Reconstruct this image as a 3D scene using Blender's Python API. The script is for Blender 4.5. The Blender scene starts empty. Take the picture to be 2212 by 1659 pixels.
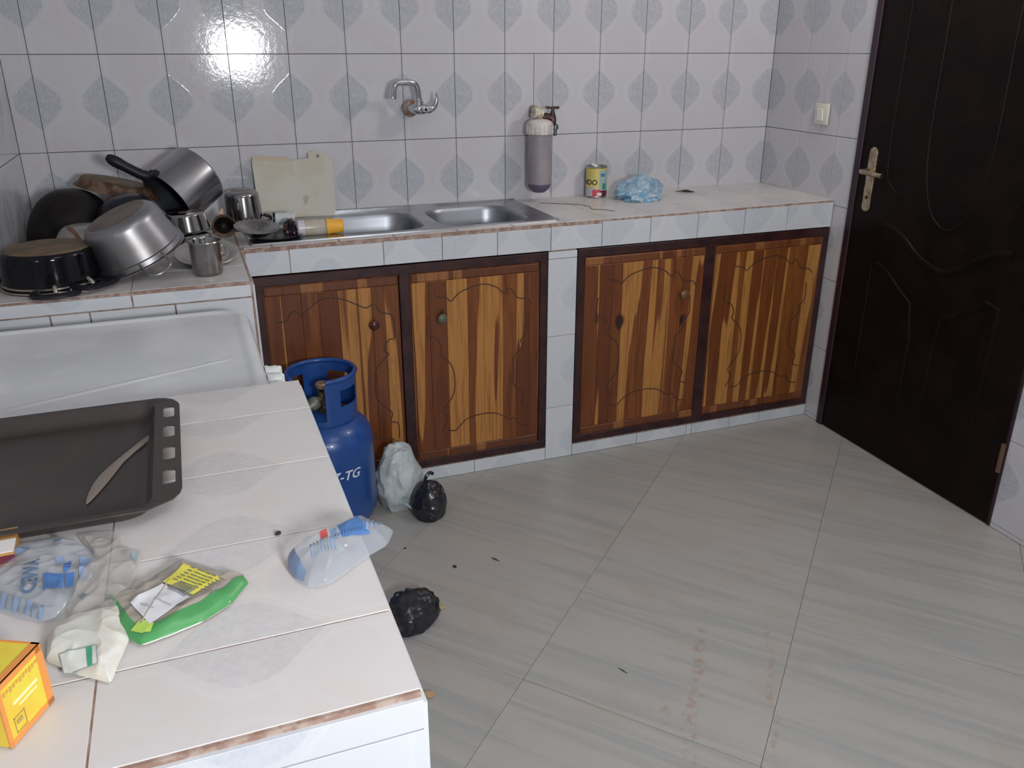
import bpy, bmesh, math, random
from mathutils import Matrix, Vector, noise
S = bpy.context.scene
C = S.collection
R = math.radians
V = Vector
random.seed(7)

# ------------------------------------------------------------------ camera, world, lights, exposure
cam = bpy.data.cameras.new('camera'); camo = bpy.data.objects.new('camera', cam); C.objects.link(camo)
cam.sensor_width = 36; cam.lens = 29.455; cam.clip_start = .02
camo.location = (-2.4134, -3.1863, 1.47998)
camo.rotation_euler = (R(90 - 21.759), 0, R(-20.922))
S.camera = camo
S.view_settings.view_transform = 'Standard'; S.view_settings.look = 'None'
S.view_settings.gamma = 1; S.view_settings.use_curve_mapping = False
S.view_settings.exposure = -.07
w = bpy.data.worlds.new('room_air'); S.world = w; w.use_nodes = True
w.node_tree.nodes['Background'].inputs[0].default_value = (.80, .88, 1.0, 1)
w.node_tree.nodes['Background'].inputs[1].default_value = .17

def light(name, kind, loc, power, color, size=.3, size_y=None, target=None, spread=None):
    l = bpy.data.lights.new(name, kind); o = bpy.data.objects.new(name, l); C.objects.link(o)
    l.energy = power; l.color = color; o.location = loc
    if kind == 'AREA':
        l.size = size
        if size_y: l.shape = 'RECTANGLE'; l.size_y = size_y
        if spread: l.spread = spread
    else: l.shadow_soft_size = size
    if target is not None:
        o.rotation_euler = (V(target) - V(loc)).to_track_quat('-Z', 'Y').to_euler()
    return o
# unseen handheld lamp behind the camera, no window; and the ceiling bulb
light('handheld_lamp', 'AREA', (-1.93, -3.75, 1.47), 35, (.95, .96, 1.0), .26, .24, (-1.85, 0, 1.1))
light('ceiling_fill', 'AREA', (-1.5, -3.0, 2.70), 10, (.92, .96, 1.0), .9, .9, (-1.5, -2.9, 0))  # overhead area light added as soft fill, no real fitting
light('ceiling_bulb', 'POINT', (-.32, -1.30, 2.25), 22, (1.0, .93, .90), .07)

# ------------------------------------------------------------------ object helpers
def tag(o, label=None, cat=None, group=None, kind=None):
    if label: o['label'] = label
    if cat: o['category'] = cat
    if group: o['group'] = group
    if kind: o['kind'] = kind
    return o

def thing(name, label, cat, loc=(0, 0, 0), mat=None, group=None):
    o = bpy.data.objects.new(name, None); C.objects.link(o); o.empty_display_size = .05
    if mat is not None: o.matrix_world = mat
    else: o.location = loc
    return tag(o, label, cat, group)

def finish(bm, ang=35):
    bmesh.ops.recalc_face_normals(bm, faces=bm.faces)
    a = R(ang)
    for e in bm.edges:
        e.smooth = len(e.link_faces) == 2 and e.calc_face_angle(0) < a
    for f in bm.faces: f.smooth = True

def mesh_from(name, bm, mats, recalc=True, ang=35):
    if recalc: finish(bm, ang)
    me = bpy.data.meshes.new(name); bm.to_mesh(me); bm.free()
    for m in (mats if isinstance(mats, (list, tuple)) else [mats]): me.materials.append(m)
    return me

def obj(name, bm, mats, parent=None, label=None, mat=None, recalc=True, ang=35):
    me = mesh_from(name, bm, mats, recalc, ang) if isinstance(bm, bmesh.types.BMesh) else bm
    o = bpy.data.objects.new(name, me); C.objects.link(o)
    if parent is not None: o.parent = parent
    if mat is not None: o.matrix_local = mat
    if label: o['label'] = label
    return o

def struct(name, bm, mats, **k): return tag(obj(name, bm, mats, **k), kind='structure')
NB = bmesh.new

def add_box(bm, x0, x1, y0, y1, z0, z1, bev=0, M=None, seg=1):
    vs = [bm.verts.new(V(c)) for c in ((x0,y0,z0),(x1,y0,z0),(x1,y1,z0),(x0,y1,z0),(x0,y0,z1),(x1,y0,z1),(x1,y1,z1),(x0,y1,z1))]
    fs = [bm.faces.new([vs[i] for i in q]) for q in ((0,3,2,1),(4,5,6,7),(0,1,5,4),(1,2,6,5),(2,3,7,6),(3,0,4,7))]
    geo = vs
    if bev:
        es = list({e for f in fs for e in f.edges})
        r = bmesh.ops.bevel(bm, geom=es, offset=bev, segments=seg, affect='EDGES', profile=.5)
        geo = list({v for f in r['faces'] for v in f.verts} | {v for v in vs if v.is_valid})
    if M is not None:
        for v in geo: v.co = M @ v.co
    return geo

def box(x0, x1, y0, y1, z0, z1, bev=0, M=None, seg=1):
    bm = NB(); add_box(bm, x0, x1, y0, y1, z0, z1, bev, M, seg); return bm

def add_lathe(bm, prof, n=40, M=None, closed=True, a0=0, a1=2*math.pi):
    full = abs(a1 - a0 - 2*math.pi) < 1e-6
    rings = []
    for r, z in prof:
        if r < 1e-6: rings.append([bm.verts.new((0, 0, z))])
        else: rings.append([bm.verts.new((r*math.cos(a0 + (a1-a0)*i/n), r*math.sin(a0 + (a1-a0)*i/n), z)) for i in range(n if full else n+1)])
    pairs = list(zip(rings, rings[1:]))
    if closed and len(rings[0]) > 1 and len(rings[-1]) > 1: pairs.append((rings[-1], rings[0]))
    for A, B in pairs:
        if len(A) == 1 and len(B) == 1: continue
        m = max(len(A), len(B)); rng = m if full else m-1
        for i in range(rng):
            j = (i+1) % m
            if len(A) == 1: bm.faces.new((A[0], B[i], B[j]))
            elif len(B) == 1: bm.faces.new((A[i], B[0], A[j]))
            else: bm.faces.new((A[i], B[i], B[j], A[j]))
    if M is not None:
        for g in rings:
            for v in g: v.co = M @ v.co
def lathe(prof, n=40, M=None, **k):
    bm = NB(); add_lathe(bm, prof, n, M, **k); return bm

def smooth_path(pts, k=6, closed=False):
    P = [V(p) for p in pts]; out = []; n = len(P)
    rng = n if closed else n-1
    for i in range(rng):
        a = P[(i-1) % n] if (closed or i > 0) else P[0]*2 - P[1]
        b, c = P[i % n], P[(i+1) % n]
        d = P[(i+2) % n] if (closed or i+2 < n) else c*2 - b
        for j in range(k):
            t = j/k
            out.append(.5*((2*b) + (c-a)*t + (2*a-5*b+4*c-d)*t*t + (-a+3*b-3*c+d)*t**3))
    if not closed: out.append(P[-1])
    return out

def add_tube(bm, pts, r, n=10, closed=False, cap=True, flat=1.0, up=None):
    P = [V(p) for p in pts]; m = len(P); rs = r if isinstance(r, (list, tuple)) else [r]*m
    rings = []; prev = None
    for i, p in enumerate(P):
        if closed: t = P[(i+1) % m] - P[i-1]
        else: t = P[min(i+1, m-1)] - P[max(i-1, 0)]
        t.normalize()
        if prev is None:
            h = V(up) if up is not None else (V((0,0,1)) if abs(t.z) < .9 else V((1,0,0)))
            u = (h - t*h.dot(t)).normalized()
        else:
            u = (prev - t*prev.dot(t)).normalized()
        prev = u; v = t.cross(u)
        rings.append([bm.verts.new(p + rs[i]*(u*flat*math.cos(2*math.pi*j/n) + v*math.sin(2*math.pi*j/n))) for j in range(n)])
    for i in range(m if closed else m-1):
        A, B = rings[i], rings[(i+1) % m]
        for j in range(n): bm.faces.new((A[j], A[(j+1) % n], B[(j+1) % n], B[j]))
    if not closed and cap:
        bm.faces.new(rings[0][::-1]); bm.faces.new(rings[-1])
def tube(pts, r, n=10, **k):
    bm = NB(); add_tube(bm, pts, r, n, **k); return bm

def axis_mat(loc, z, x=(1, 0, 0)):
    z = V(z).normalized(); x = V(x); x = (x - z*x.dot(z)).normalized(); y = z.cross(x)
    M = Matrix((x, y, z)).transposed().to_4x4(); M.translation = V(loc); return M

# ------------------------------------------------------------------ material helpers
class G:
    def __init__(s, name):
        s.m = bpy.data.materials.new(name); s.m.use_nodes = True
        s.t = s.m.node_tree; s.n = s.t.nodes; s.b = s.n['Principled BSDF']; s.out = s.n['Material Output']
    def _in(s, sock, v):
        if isinstance(v, bpy.types.NodeSocket): s.t.links.new(v, sock)
        else: sock.default_value = v
    def op(s, o, a, b=0.0, c=None, clamp=False):
        n = s.n.new('ShaderNodeMath'); n.operation = o; n.use_clamp = clamp
        s._in(n.inputs[0], a); s._in(n.inputs[1], b)
        if c is not None: s._in(n.inputs[2], c)
        return n.outputs[0]
    def coord(s, kind='Object'):
        if not hasattr(s, 'tc'): s.tc = s.n.new('ShaderNodeTexCoord')
        return s.tc.outputs[kind]
    def xyz(s, kind='Object'):
        n = s.n.new('ShaderNodeSeparateXYZ'); s._in(n.inputs[0], s.coord(kind)); return n.outputs
    def rnd(s):
        n = s.n.new('ShaderNodeObjectInfo'); return n.outputs['Random']
    def mapped(s, scale=(1,1,1), off=(0,0,0), rot=(0,0,0), src=None, rand=0):
        n = s.n.new('ShaderNodeMapping'); s._in(n.inputs[0], src if src is not None else s.coord())
        n.inputs['Scale'].default_value = scale; n.inputs['Rotation'].default_value = rot
        if rand:
            c = s.n.new('ShaderNodeCombineXYZ'); r = s.op('MULTIPLY', s.rnd(), rand)
            for k in range(3): s._in(c.inputs[k], r)
            s._in(n.inputs['Location'], c.outputs[0])
        else: n.inputs['Location'].default_value = off
        return n.outputs[0]
    def noise(s, vec, scale=5, detail=3, rough=.5, dist=0):
        n = s.n.new('ShaderNodeTexNoise'); s._in(n.inputs['Vector'], vec)
        n.inputs['Scale'].default_value = scale; n.inputs['Detail'].default_value = detail
        n.inputs['Roughness'].default_value = rough; n.inputs['Distortion'].default_value = dist
        return n.outputs['Fac']
    def step(s, v, a, b):
        n = s.n.new('ShaderNodeMapRange'); n.interpolation_type = 'SMOOTHSTEP'
        s._in(n.inputs[0], v); s._in(n.inputs[1], a); s._in(n.inputs[2], b); n.inputs[3].default_value = 0; n.inputs[4].default_value = 1
        return n.outputs[0]
    def mix(s, f, a, b, blend='MIX'):
        n = s.n.new('ShaderNodeMix'); n.data_type = 'RGBA'; n.blend_type = blend
        s._in(n.inputs[0], f)
        for k, v in ((6, a), (7, b)):
            if isinstance(v, tuple): v = (*v[:3], 1)
            s._in(n.inputs[k], v)
        return n.outputs[2]
    def bump(s, h, strength=.3, dist=.002):
        n = s.n.new('ShaderNodeBump'); n.inputs['Strength'].default_value = strength; n.inputs['Distance'].default_value = dist
        s._in(n.inputs['Height'], h); s.t.links.new(n.outputs[0], s.b.inputs['Normal'])
    def set(s, **k):
        for a, v in k.items():
            a = a.replace('_', ' ')
            if isinstance(v, tuple): v = (*v[:3], 1)
            s._in(s.b.inputs[a], v)
        return s.m

def mat(name, col, rough=.5, metal=0, col2=None, scale=20, lo=.42, hi=.6, bump=0, bscale=60, bdist=.001, spec=.5, coat=0, rvar=0):
    g = G(name)
    c = (*col, 1)
    if col2 is not None:
        c = g.mix(g.step(g.noise(g.mapped(), scale, 4, .6), lo, hi), col, col2)
    g.set(Base_Color=c, Roughness=rough, Metallic=metal); g.b.inputs['Specular IOR Level'].default_value = spec
    g.b.inputs['Coat Weight'].default_value = coat
    if rvar: g.set(Roughness=g.op('ADD', g.op('MULTIPLY', g.noise(g.mapped(), scale*1.7, 4), rvar), rough - rvar/2))
    if bump: g.bump(g.noise(g.mapped(), bscale, 4), bump, bdist)
    return g.m

def tile_mat(name, base, leaf, warm, rough=.14, k=1.0, axis=0):
    """glazed tile: half leaf on each long edge, soft veining"""
    g = G(name); x, y, z = g.xyz()[:3]
    u = g.op('SUBTRACT', .1, g.op('ABSOLUTE', x))
    s1 = g.op('SUBTRACT', 1.0, g.op('MULTIPLY', g.op('ABSOLUTE', g.op('ADD', y, -.005)), 11.2), clamp=True)
    wdt = g.op('MULTIPLY', g.op('POWER', g.step(s1, 0.0, .92), .72), .068)
    wob = g.op('MULTIPLY', g.op('SUBTRACT', g.noise(g.mapped(), 60, 2), .5), .008)
    d = g.op('SUBTRACT', g.op('ADD', wdt, wob), u)
    inside = g.op('MULTIPLY', g.step(d, -.001, .003), g.step(s1, .02, .12))
    speck = g.step(g.noise(g.mapped(), 115, 4, .7), .38, .62)
    leafm = g.op('MULTIPLY', inside, g.op('ADD', g.op('MULTIPLY', speck, .55), .38))
    halo = g.op('MULTIPLY', g.op('MULTIPLY', g.step(d, -.022, -.016), g.op('SUBTRACT', 1.0, g.step(d, -.014, -.009))), .35)
    cloud = g.noise(g.mapped((1, 1, 1), rand=9), 9, 4, .6, .4)
    c = g.mix(g.step(cloud, .4, .68), base, warm)
    c = g.mix(g.op('MULTIPLY', leafm, k), c, leaf)
    c = g.mix(g.op('MULTIPLY', halo, k), c, (base[0]*1.12, base[1]*1.12, base[2]*1.12))
    c = g.mix(g.op('MULTIPLY', g.rnd(), .10), c, (.30, .31, .33))
    g.set(Base_Color=c, Roughness=g.op('ADD', rough, g.op('MULTIPLY', g.noise(g.mapped(), 40, 3), .05)))
    g.bump(g.op('ADD', g.op('MULTIPLY', g.noise(g.mapped(rand=5), 55, 3, .6), 1.0), g.op('MULTIPLY', inside, .35)), .16, .0016)
    return g.m

T_WALL = tile_mat('glazed_wall_tile', (.57, .57, .595), (.40, .43, .475), (.57, .545, .565), .05, .92)
T_FACE = tile_mat('glazed_face_tile', (.62, .645, .67), (.50, .54, .59), (.62, .63, .65), .18, .75)
T_TOP = tile_mat('lit_counter_tile', (.66, .635, .62), (.50, .495, .50), (.655, .60, .575), .30, .60)  # same tile with fainter leaf; warmer, brighter light is put into its colour
M_GROUT = mat('grey_grout', (.16, .155, .16), .9)
M_BROWN = mat('rusty_brown_grout', (.27, .17, .13), .9, col2=(.40, .31, .26), scale=45, bump=.5, bscale=150)
M_PLAST = mat('painted_ceiling', (.62, .61, .59), .9)

def stains(g, c):
    """two trails of dried brown mud on the floor, fixed in the room"""
    n = g.n.new('ShaderNodeNewGeometry'); sp = g.n.new('ShaderNodeSeparateXYZ'); g._in(sp.inputs[0], n.outputs['Position'])
    x, y = sp.outputs[0], sp.outputs[1]
    wob = g.op('MULTIPLY', g.op('SUBTRACT', g.noise(g.mapped((1, 1, 1), src=n.outputs['Position']), 6, 2), .5), .06)
    blot = g.step(g.noise(g.mapped((1, 1, 1), src=n.outputs['Position']), 34, 4, .7), .46, .60)
    tot = None
    for ax, ay, bx, by, w in ((-1.24, -1.58, -1.56, -2.02, .024), (-1.06, -1.64, -1.36, -2.08, .011), (-1.471, -1.78, -1.53, -1.90, .020)):
        L = math.hypot(bx-ax, by-ay); ux, uy = (bx-ax)/L, (by-ay)/L
        d = g.op('ABSOLUTE', g.op('ADD', g.op('ADD', g.op('MULTIPLY', g.op('SUBTRACT', x, ax), -uy), g.op('MULTIPLY', g.op('SUBTRACT', y, ay), ux)), wob))
        t = g.op('ADD', g.op('MULTIPLY', g.op('SUBTRACT', x, ax), ux), g.op('MULTIPLY', g.op('SUBTRACT', y, ay), uy))
        m = g.op('MULTIPLY', g.op('SUBTRACT', 1.0, g.step(d, w*.35, w)), g.op('MULTIPLY', g.step(t, 0.0, .05), g.op('SUBTRACT', 1.0, g.step(t, L-.06, L+.03))))
        tot = m if tot is None else g.op('MAXIMUM', tot, m)
    return g.mix(g.op('MULTIPLY', g.op('MULTIPLY', tot, blot), .55), c, (.34, .22, .15))

def marble(name, rot):
    g = G(name)
    v = g.mapped((1.2, 22, 1), rot=(0, 0, rot), rand=13)
    a = g.noise(v, 1.0, 5, .6, .8)
    b = g.noise(g.mapped((2, 60, 1), rot=(0, 0, rot), rand=7), 1.0, 3, .6, .3)
    c = g.mix(g.step(a, .42, .66), (.405, .388, .362), (.335, .342, .330))
    c = g.mix(g.op('MULTIPLY', g.step(b, .6, .74), .30), c, (.31, .33, .335))
    dirt = g.step(g.noise(g.mapped(src=g.coord('Object'), rand=3), 5, 4, .6), .5, .7)
    c = g.mix(g.op('MULTIPLY', dirt, .22), c, (.36, .27, .19))
    c = stains(g, c)
    g.set(Base_Color=c, Roughness=g.op('ADD', .24, g.op('MULTIPLY', g.noise(g.mapped(), 14, 4), .22)))
    g.bump(g.noise(g.mapped(), 9, 3), .06, .002)
    return g.m

def wood_mat(name, dark, mid, tan, rough=.42, bias=0.0):
    g = G(name)
    a = g.noise(g.mapped((15, .62, 1), rand=37), 1.0, 1.5, .5, .12)
    gr = g.noise(g.mapped((130, 5, 1), rand=11), 1.0, 3, .6)
    sep = g.step(a, .535 + bias, .548 + bias)
    r = g.rnd()
    c = g.mix(r, dark, mid)
    c = g.mix(g.step(g.noise(g.mapped((34, 3, 1), rand=23), 1.0, 2), .45, .7), c, dark)
    c = g.mix(sep, c, tan)
    c = g.mix(g.op('MULTIPLY', g.step(gr, .42, .72), .45), c, tuple(x*.45 for x in dark))
    kn = g.step(g.noise(g.mapped((14, 7, 1), rand=51), 1.0, 0), .80, .86)
    c = g.mix(kn, c, (.03, .012, .006))
    g.set(Base_Color=c, Roughness=rough)
    g.bump(gr, .15, .0008)
    return g.m

# ------------------------------------------------------------------ room shell with its tiles
class Frame:
    def __init__(s, o, ax, ay):
        s.o = V(o); s.ax = V(ax).normalized(); s.ay = V(ay).normalized(); s.az = s.ax.cross(s.ay).normalized()
    def M(s, x, y, z=0):
        m = Matrix((s.ax, s.ay, s.az)).transposed().to_4x4(); m.translation = s.o + s.ax*x + s.ay*y + s.az*z; return m
_tc = {}
TILT = random.Random(5)
def tile(parent, F, x0, x1, y0, y1, material, cx=None, cy=None, rot=False, t=.005, g=.0011, name='tile', wob=.0012, bev=.0005):
    """one tile between joints x0..x1, y0..y1 of frame F; (cx, cy) is the middle of the uncut tile"""
    cx = (x0+x1)/2 if cx is None else cx; cy = (y0+y1)/2 if cy is None else cy
    a, b, c, d = x0+g-cx, x1-g-cx, y0+g-cy, y1-g-cy
    if b - a < .004 or d - c < .004: return
    if rot: a, b, c, d = c, d, -b, -a          # tile laid on its side: local x runs along frame y
    key = (round(a, 3), round(b, 3), round(c, 3), round(d, 3), material.name, t)
    if key not in _tc:
        bm = box(a, b, c, d, 0, t)
        es = [e for e in bm.edges if all(v.co.z > t/2 for v in e.verts)]
        bmesh.ops.bevel(bm, geom=es, offset=bev, segments=1, affect='EDGES')
        finish(bm, 20); me = bpy.data.meshes.new(name); bm.to_mesh(me); bm.free(); me.materials.append(material); _tc[key] = me
    o = bpy.data.objects.new(name, _tc[key]); C.objects.link(o); o.parent = parent
    m = F.M(cx, cy)
    if rot: m = m @ Matrix.Rotation(R(90), 4, 'Z')
    if wob: m = m @ Matrix.Rotation(TILT.uniform(-wob, wob), 4, 'X') @ Matrix.Rotation(TILT.uniform(-wob, wob), 4, 'Y')
    o.matrix_local = m
    return o
def grid(parent, F, cols, rows, material, **k):
    for a, b, cx in cols:
        for c, d, cy in rows: tile(parent, F, a, b, c, d, material, cx, cy, **k)

CEIL = 2.75
ROWS = [(.8655, 1.1655, 1.0155), (1.1655, 1.466, 1.3158), (1.466, 1.766, 1.616), (1.766, 2.066, 1.916), (2.066, 2.366, 2.216), (2.366, 2.666, 2.516)]
# floor: grout bed and big marble tiles laid on the diagonal
floor = struct('floor', box(-2.95, .05, -5.0, .02, -.05, -.004), mat('dirty_floor_grout', (.22, .185, .155), .9))
M_MA = marble('grey_streaked_marble', 0); M_MB = marble('cross_streaked_marble', R(90))
O = V((-1.347, -1.198)); U = V((.391, -.447)); W = V((.436, .418))
def clip(poly, a, b, c):   # keep a*x+b*y<=c
    out = []
    for i, p in enumerate(poly):
        q = poly[(i+1) % len(poly)]; fp = a*p[0]+b*p[1]-c; fq = a*q[0]+b*q[1]-c
        if fp <= 0: out.append(p)
        if fp*fq < 0:
            t = fp/(fp-fq); out.append((p[0]+(q[0]-p[0])*t, p[1]+(q[1]-p[1])*t))
    return out
g_ = .0022
for i in range(-9, 10):
    for j in range(-8, 9):
        P = [O+U*i+W*j, O+U*(i+1)+W*j, O+U*(i+1)+W*(j+1), O+U*i+W*(j+1)]
        ctr = (P[0]+P[2])/2
        P = [p + (ctr-p)*(g_) for p in P]
        poly = [tuple(p) for p in P]
        for q in ((1,0,0),(-1,0,2.905),(0,1,0),(0,-1,4.95)): poly = clip(poly, *q)
        if len(poly) < 3: continue
        ar = abs(sum(poly[k][0]*poly[(k+1)%len(poly)][1]-poly[(k+1)%len(poly)][0]*poly[k][1] for k in range(len(poly))))/2
        if ar < .002: continue
        bm = NB(); ux = U.normalized(); rot = Matrix.Rotation(math.atan2(ux.y, ux.x), 4, 'Z'); inv = rot.inverted()
        lo = [inv @ V((p[0]-ctr.x, p[1]-ctr.y, 0)) for p in poly]
        bot = [bm.verts.new(p + V((0,0,-.006))) for p in lo]; tp = [bm.verts.new(p) for p in lo]
        bm.faces.new(bot[::-1]); bm.faces.new(tp)
        for k in range(len(lo)): bm.faces.new((bot[k], bot[(k+1)%len(lo)], tp[(k+1)%len(lo)], tp[k]))
        cross = (i, j) in ((-2,-1),(0,-2),(-2,-2),(-1,0),(1,-3),(3,1))
        o = obj('tile', bm, M_MB if (i+2, j) in ((0,0),) or (i, j) in ((-1,-0),(0,-2),(-2,0),(1,-2)) else M_MA, floor)
        m = rot.copy(); m.translation = (ctr.x, ctr.y, random.uniform(-.0006, 0)); o.matrix_local = m

# back wall
wall_back = struct('wall_back', box(-2.95, .05, .005, .12, 0, CEIL), M_GROUT)
FB = Frame((0, .005, 0), (1, 0, 0), (0, 0, 1))
cols = [(-.2242, 0, -.1242)] + [(-.4242-.2*i, -.2242-.2*i, -.3242-.2*i) for i in range(13)] + [(-2.905, -2.8242, -2.9242)]
for ci, (a, b, cx) in enumerate(cols):
    for ri, (c, d, cy) in enumerate(ROWS):
        if ci == 5-1+1 and ri == 1:   # tile cut through for the filter pipe
            tile(wall_back, FB, a, -1.105, c, d, T_WALL, cx, cy); tile(wall_back, FB, -1.105, b, c, d, T_WALL, cx, cy)
        else: tile(wall_back, FB, a, b, c, d, T_WALL, cx, cy)
# right wall, very slightly out of square, around the door
DR = V((-.0371, -.9993, 0)).normalized()
wr = NB()
Mw = axis_mat((0.005, 0, 0), (0, 0, 1), DR)      # local x runs along the wall, y points out of the room
D0, D1, DH = .600, 1.487, 2.09
add_box(wr, 0, D0, -.0, .12, 0, CEIL, M=Mw); add_box(wr, D1, 4.97, 0, .12, 0, CEIL, M=Mw); add_box(wr, D0, D1, 0, .12, DH, CEIL, M=Mw)
wall_right = struct('wall_right', wr, M_GROUT)
FR = Frame((.005, 0, 0), DR, (0, 0, 1))
rows_r = ROWS[1:]
grid(wall_right, FR, [(.0, .2385, .1385), (.2385, .4655, .3655)], [ROWS[0]] + rows_r[1:], T_WALL)
tile(wall_right, FR, 0, .2385, 1.1655, 1.466, T_WALL, .1385, 1.3158)
tile(wall_right, FR, .2385, .365, 1.1655, 1.466, T_WALL, .3655, 1.3158); tile(wall_right, FR, .365, .4655, 1.1655, 1.466, T_WALL, .3655, 1.3158)
grid(wall_right, FR, [(.4655, D0-.003, .5655)], rows_r + [(.905, 1.1655, 1.0155)], T_WALL)
low = [(.61, .905, .757), (.3157, .61, .463), (.0165, .3157, .166), (0, .0165, -.13)]
grid(wall_right, FR, [(.4655, D0-.003, .5655)], low, T_WALL)
grid(wall_right, FR, [(D0, .8, .7), (.8, 1., .9), (1., 1.2, 1.1), (1.2, 1.4, 1.3), (1.4, D1, 1.5)], [(2.09, 2.366, 2.216), ROWS[5]], T_WALL)
grid(wall_right, FR, [(D1+.003+.2*i, D1+.203+.2*i, D1+.103+.2*i) for i in range(16)], rows_r + [(.905, 1.1655, 1.0155)] + low, T_WALL)
# left wall
wall_left = struct('wall_left', box(-3.02, -2.91, -5, .02, 0, CEIL), M_GROUT)
FL = Frame((-2.91, 0, 0), (0, 1, 0), (0, 0, 1))
grid(wall_left, FL, [(-.2*(i+1), -.2*i, -.2*i-.1) for i in range(18)], ROWS, T_WALL)
struct('ceiling', box(-3.02, .15, -5, .12, CEIL, CEIL+.08), M_PLAST)

# ------------------------------------------------------------------ tiled counters
SL = .0084
def ztop(x): return .907 + SL*(x + 2.27)
YF, XD, YB = -.509, -2.278, -.905
kc = thing('tiled_counter', 'long white-tiled masonry counter along the back wall holding the steel sink', 'counter', (0, 0, 0))
body = NB()
def slabbox(x0, x1, y0, y1, z0, dz=-.0012):
    vs = add_box(body, x0, x1, y0, y1, z0, 1)
    for v in vs:
        if v.co.x > -.03: v.co.x = .0371*v.co.y - .001
        if v.co.z > .99: v.co.z = ztop(v.co.x) + dz
e = .005
slabbox(XD-e, -2.02, YF+e, -.0, .822); slabbox(-1.25, -.001, YF+e, -.001, .822)
slabbox(-2.02, -1.25, YF+e, -.445, .822); slabbox(-2.02, -1.25, -.085, 0, .822)
slabbox(-1.252+e, -1.138-e, YF+e, -.02, 0, -.04)
add_box(body, XD-e, -.022, YF+e, -.40, 0, .05)
slabbox(-2.905, XD-e, YB+e, -.0, 0)
obj('masonry', body, M_BROWN, kc)
FT = Frame((0, 0, ztop(0)-.005), (1, 0, SL), (0, 1, 0))
# top tiles right of the sink, strip in front of it, left end
tops = [(-1.186, -1.02), (-1.02, -.83), (-.83, -.64), (-.64, -.44), (-.44, -.24), (-.24, -.008)]
for a, b in tops:
    tile(kc, FT, a, b, -.30, 0, T_TOP, (a+b)/2, -.15, g=.0012); tile(kc, FT, a, b, YF+.006, -.30, T_TOP, (a+b)/2, -.45, g=.0012)
xs = [XD, -2.19, -1.98, -1.80, -1.58, -1.38, -1.186]
for a, b in zip(xs, xs[1:]): tile(kc, FT, a+.003, b, YF+.012, -.456, T_TOP, (a+b)/2, -.40)
tile(kc, FT, XD-.006, -2.2525, -.30, 0, T_TOP, g=.0004); tile(kc, FT, XD-.006, -2.2525, -.456, -.30, T_TOP, g=.0004)
xs = [-2.905, -2.582, XD-.010]
ys = [YB+.011, -.71, -.51, -.31, -.11, 0]
for a, b in zip(xs, xs[1:]):
    for c, d in zip(ys, ys[1:]): tile(kc, FT, a, b, c, d, T_TOP, b-.15, (c+d)/2, rot=True)
# front band, pillar, plinth, end block
FF = Frame((0, YF+.005, 0), (1, 0, 0), (0, 0, 1))
xs = [XD+.004, -2.14, -1.84, -1.64, -1.443, -1.243, -1.044, -.846, -.645, -.437, -.239, -.022]
for k, (a, b) in enumerate(zip(xs, xs[1:])):
    zt = ztop((a+b)/2)
    tile(kc, FF, a, b, .820, zt-(.012 if k < 6 else .007), T_FACE, (a+b)/2 + (.06 if k % 3 == 0 else -.03), zt-.02, t=.005, g=.0012, rot=(k == 1))
for c, d, cy in ((.79, .817, .66), (.5, .79, .645), (.215, .5, .357), (0, .215, .07)):
    tile(kc, FF, -1.252, -1.139, c, d, T_FACE, -1.2455+.02, cy)
xs = [XD+.004, -1.86, -1.541, -1.252]
for a, b in zip(xs, xs[1:]): tile(kc, FF, a, b, 0, .05, T_FACE, (a+b)/2, .09, rot=True)
xs = [-1.139, -.852, -.62, -.596, -.413, -.262, -.022]
for a, b in zip(xs, xs[1:]): tile(kc, FF, a, b, 0, .046, T_FACE, (a+b)/2, .05)
FE = Frame((0, YB+.005, 0), (1, 0, 0), (0, 0, 1))
for a, b in ((-2.905, -2.582), (-2.582, XD-.009)): tile(kc, FE, a, b, .8635, .8985, T_FACE, b-.15, .84, rot=True, g=.002)
for a, b in ((-2.905, -2.775), (-2.775, -2.685), (-2.685, -2.482), (-2.482, XD-.009)):
    tile(kc, FE, a, b, .56, .8635, T_FACE, (a+b)/2, .71, g=.002); tile(kc, FE, a, b, .26, .56, T_FACE, (a+b)/2, .41); tile(kc, FE, a, b, 0, .26, T_FACE, (a+b)/2, .11)
FS = Frame((XD-.005, 0, 0), (0, 1, 0), (0, 0, 1))
for a, b in ((YB+.004, -.71), (-.71, YF)):
    for c, d in ((0, .3), (.3, .6), (.6, .896)): tile(kc, FS, a, b, c, d, T_FACE)
# near counter
XN, YN0, YN1 = -2.262, -1.683, -2.563
nc = thing('tiled_counter', 'white-tiled counter in the foreground with baking tray and plastic packets on it', 'counter', (0, 0, 0))
obj('masonry', box(-2.908, XN-.005, YN1+.005, YN0-.004, 0, .9060), M_BROWN, nc)
FN = Frame((0, 0, .902), (1, 0, 0), (0, 1, 0))
ys = [YN1+.008, -2.424, -2.225, -2.022, -1.821, YN0]
for a, b in ((-2.905, -2.862), (-2.862, -2.560), (-2.560, XN-.003)):
    for c, d in zip(ys, ys[1:]):
        cy = c+.1 if d - c > .17 else d-.1
        tile(nc, FN, a, b, c, d, T_TOP, (a+.15 if a < -2.9 else b-.149), cy, rot=True, g=.0011, wob=.0007)
FNE = Frame((0, YN1+.005, 0), (1, 0, 0), (0, 0, 1))
for a, b in ((-2.905, -2.561), (-2.561, XN-.003)):
    tile(nc, FNE, a, b, .864, .901, T_FACE, b-.15, .84, rot=True)
    for c, d in ((.564, .864), (.264, .564), (0, .264)): tile(nc, FNE, a, b, c, d, T_FACE, b-.1, (c+d)/2)
FNS = Frame((XN-.005, 0, 0), (0, 1, 0), (0, 0, 1))
ys = [YN1, -2.424, -2.225, -2.022, -1.821, YN0]
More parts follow.
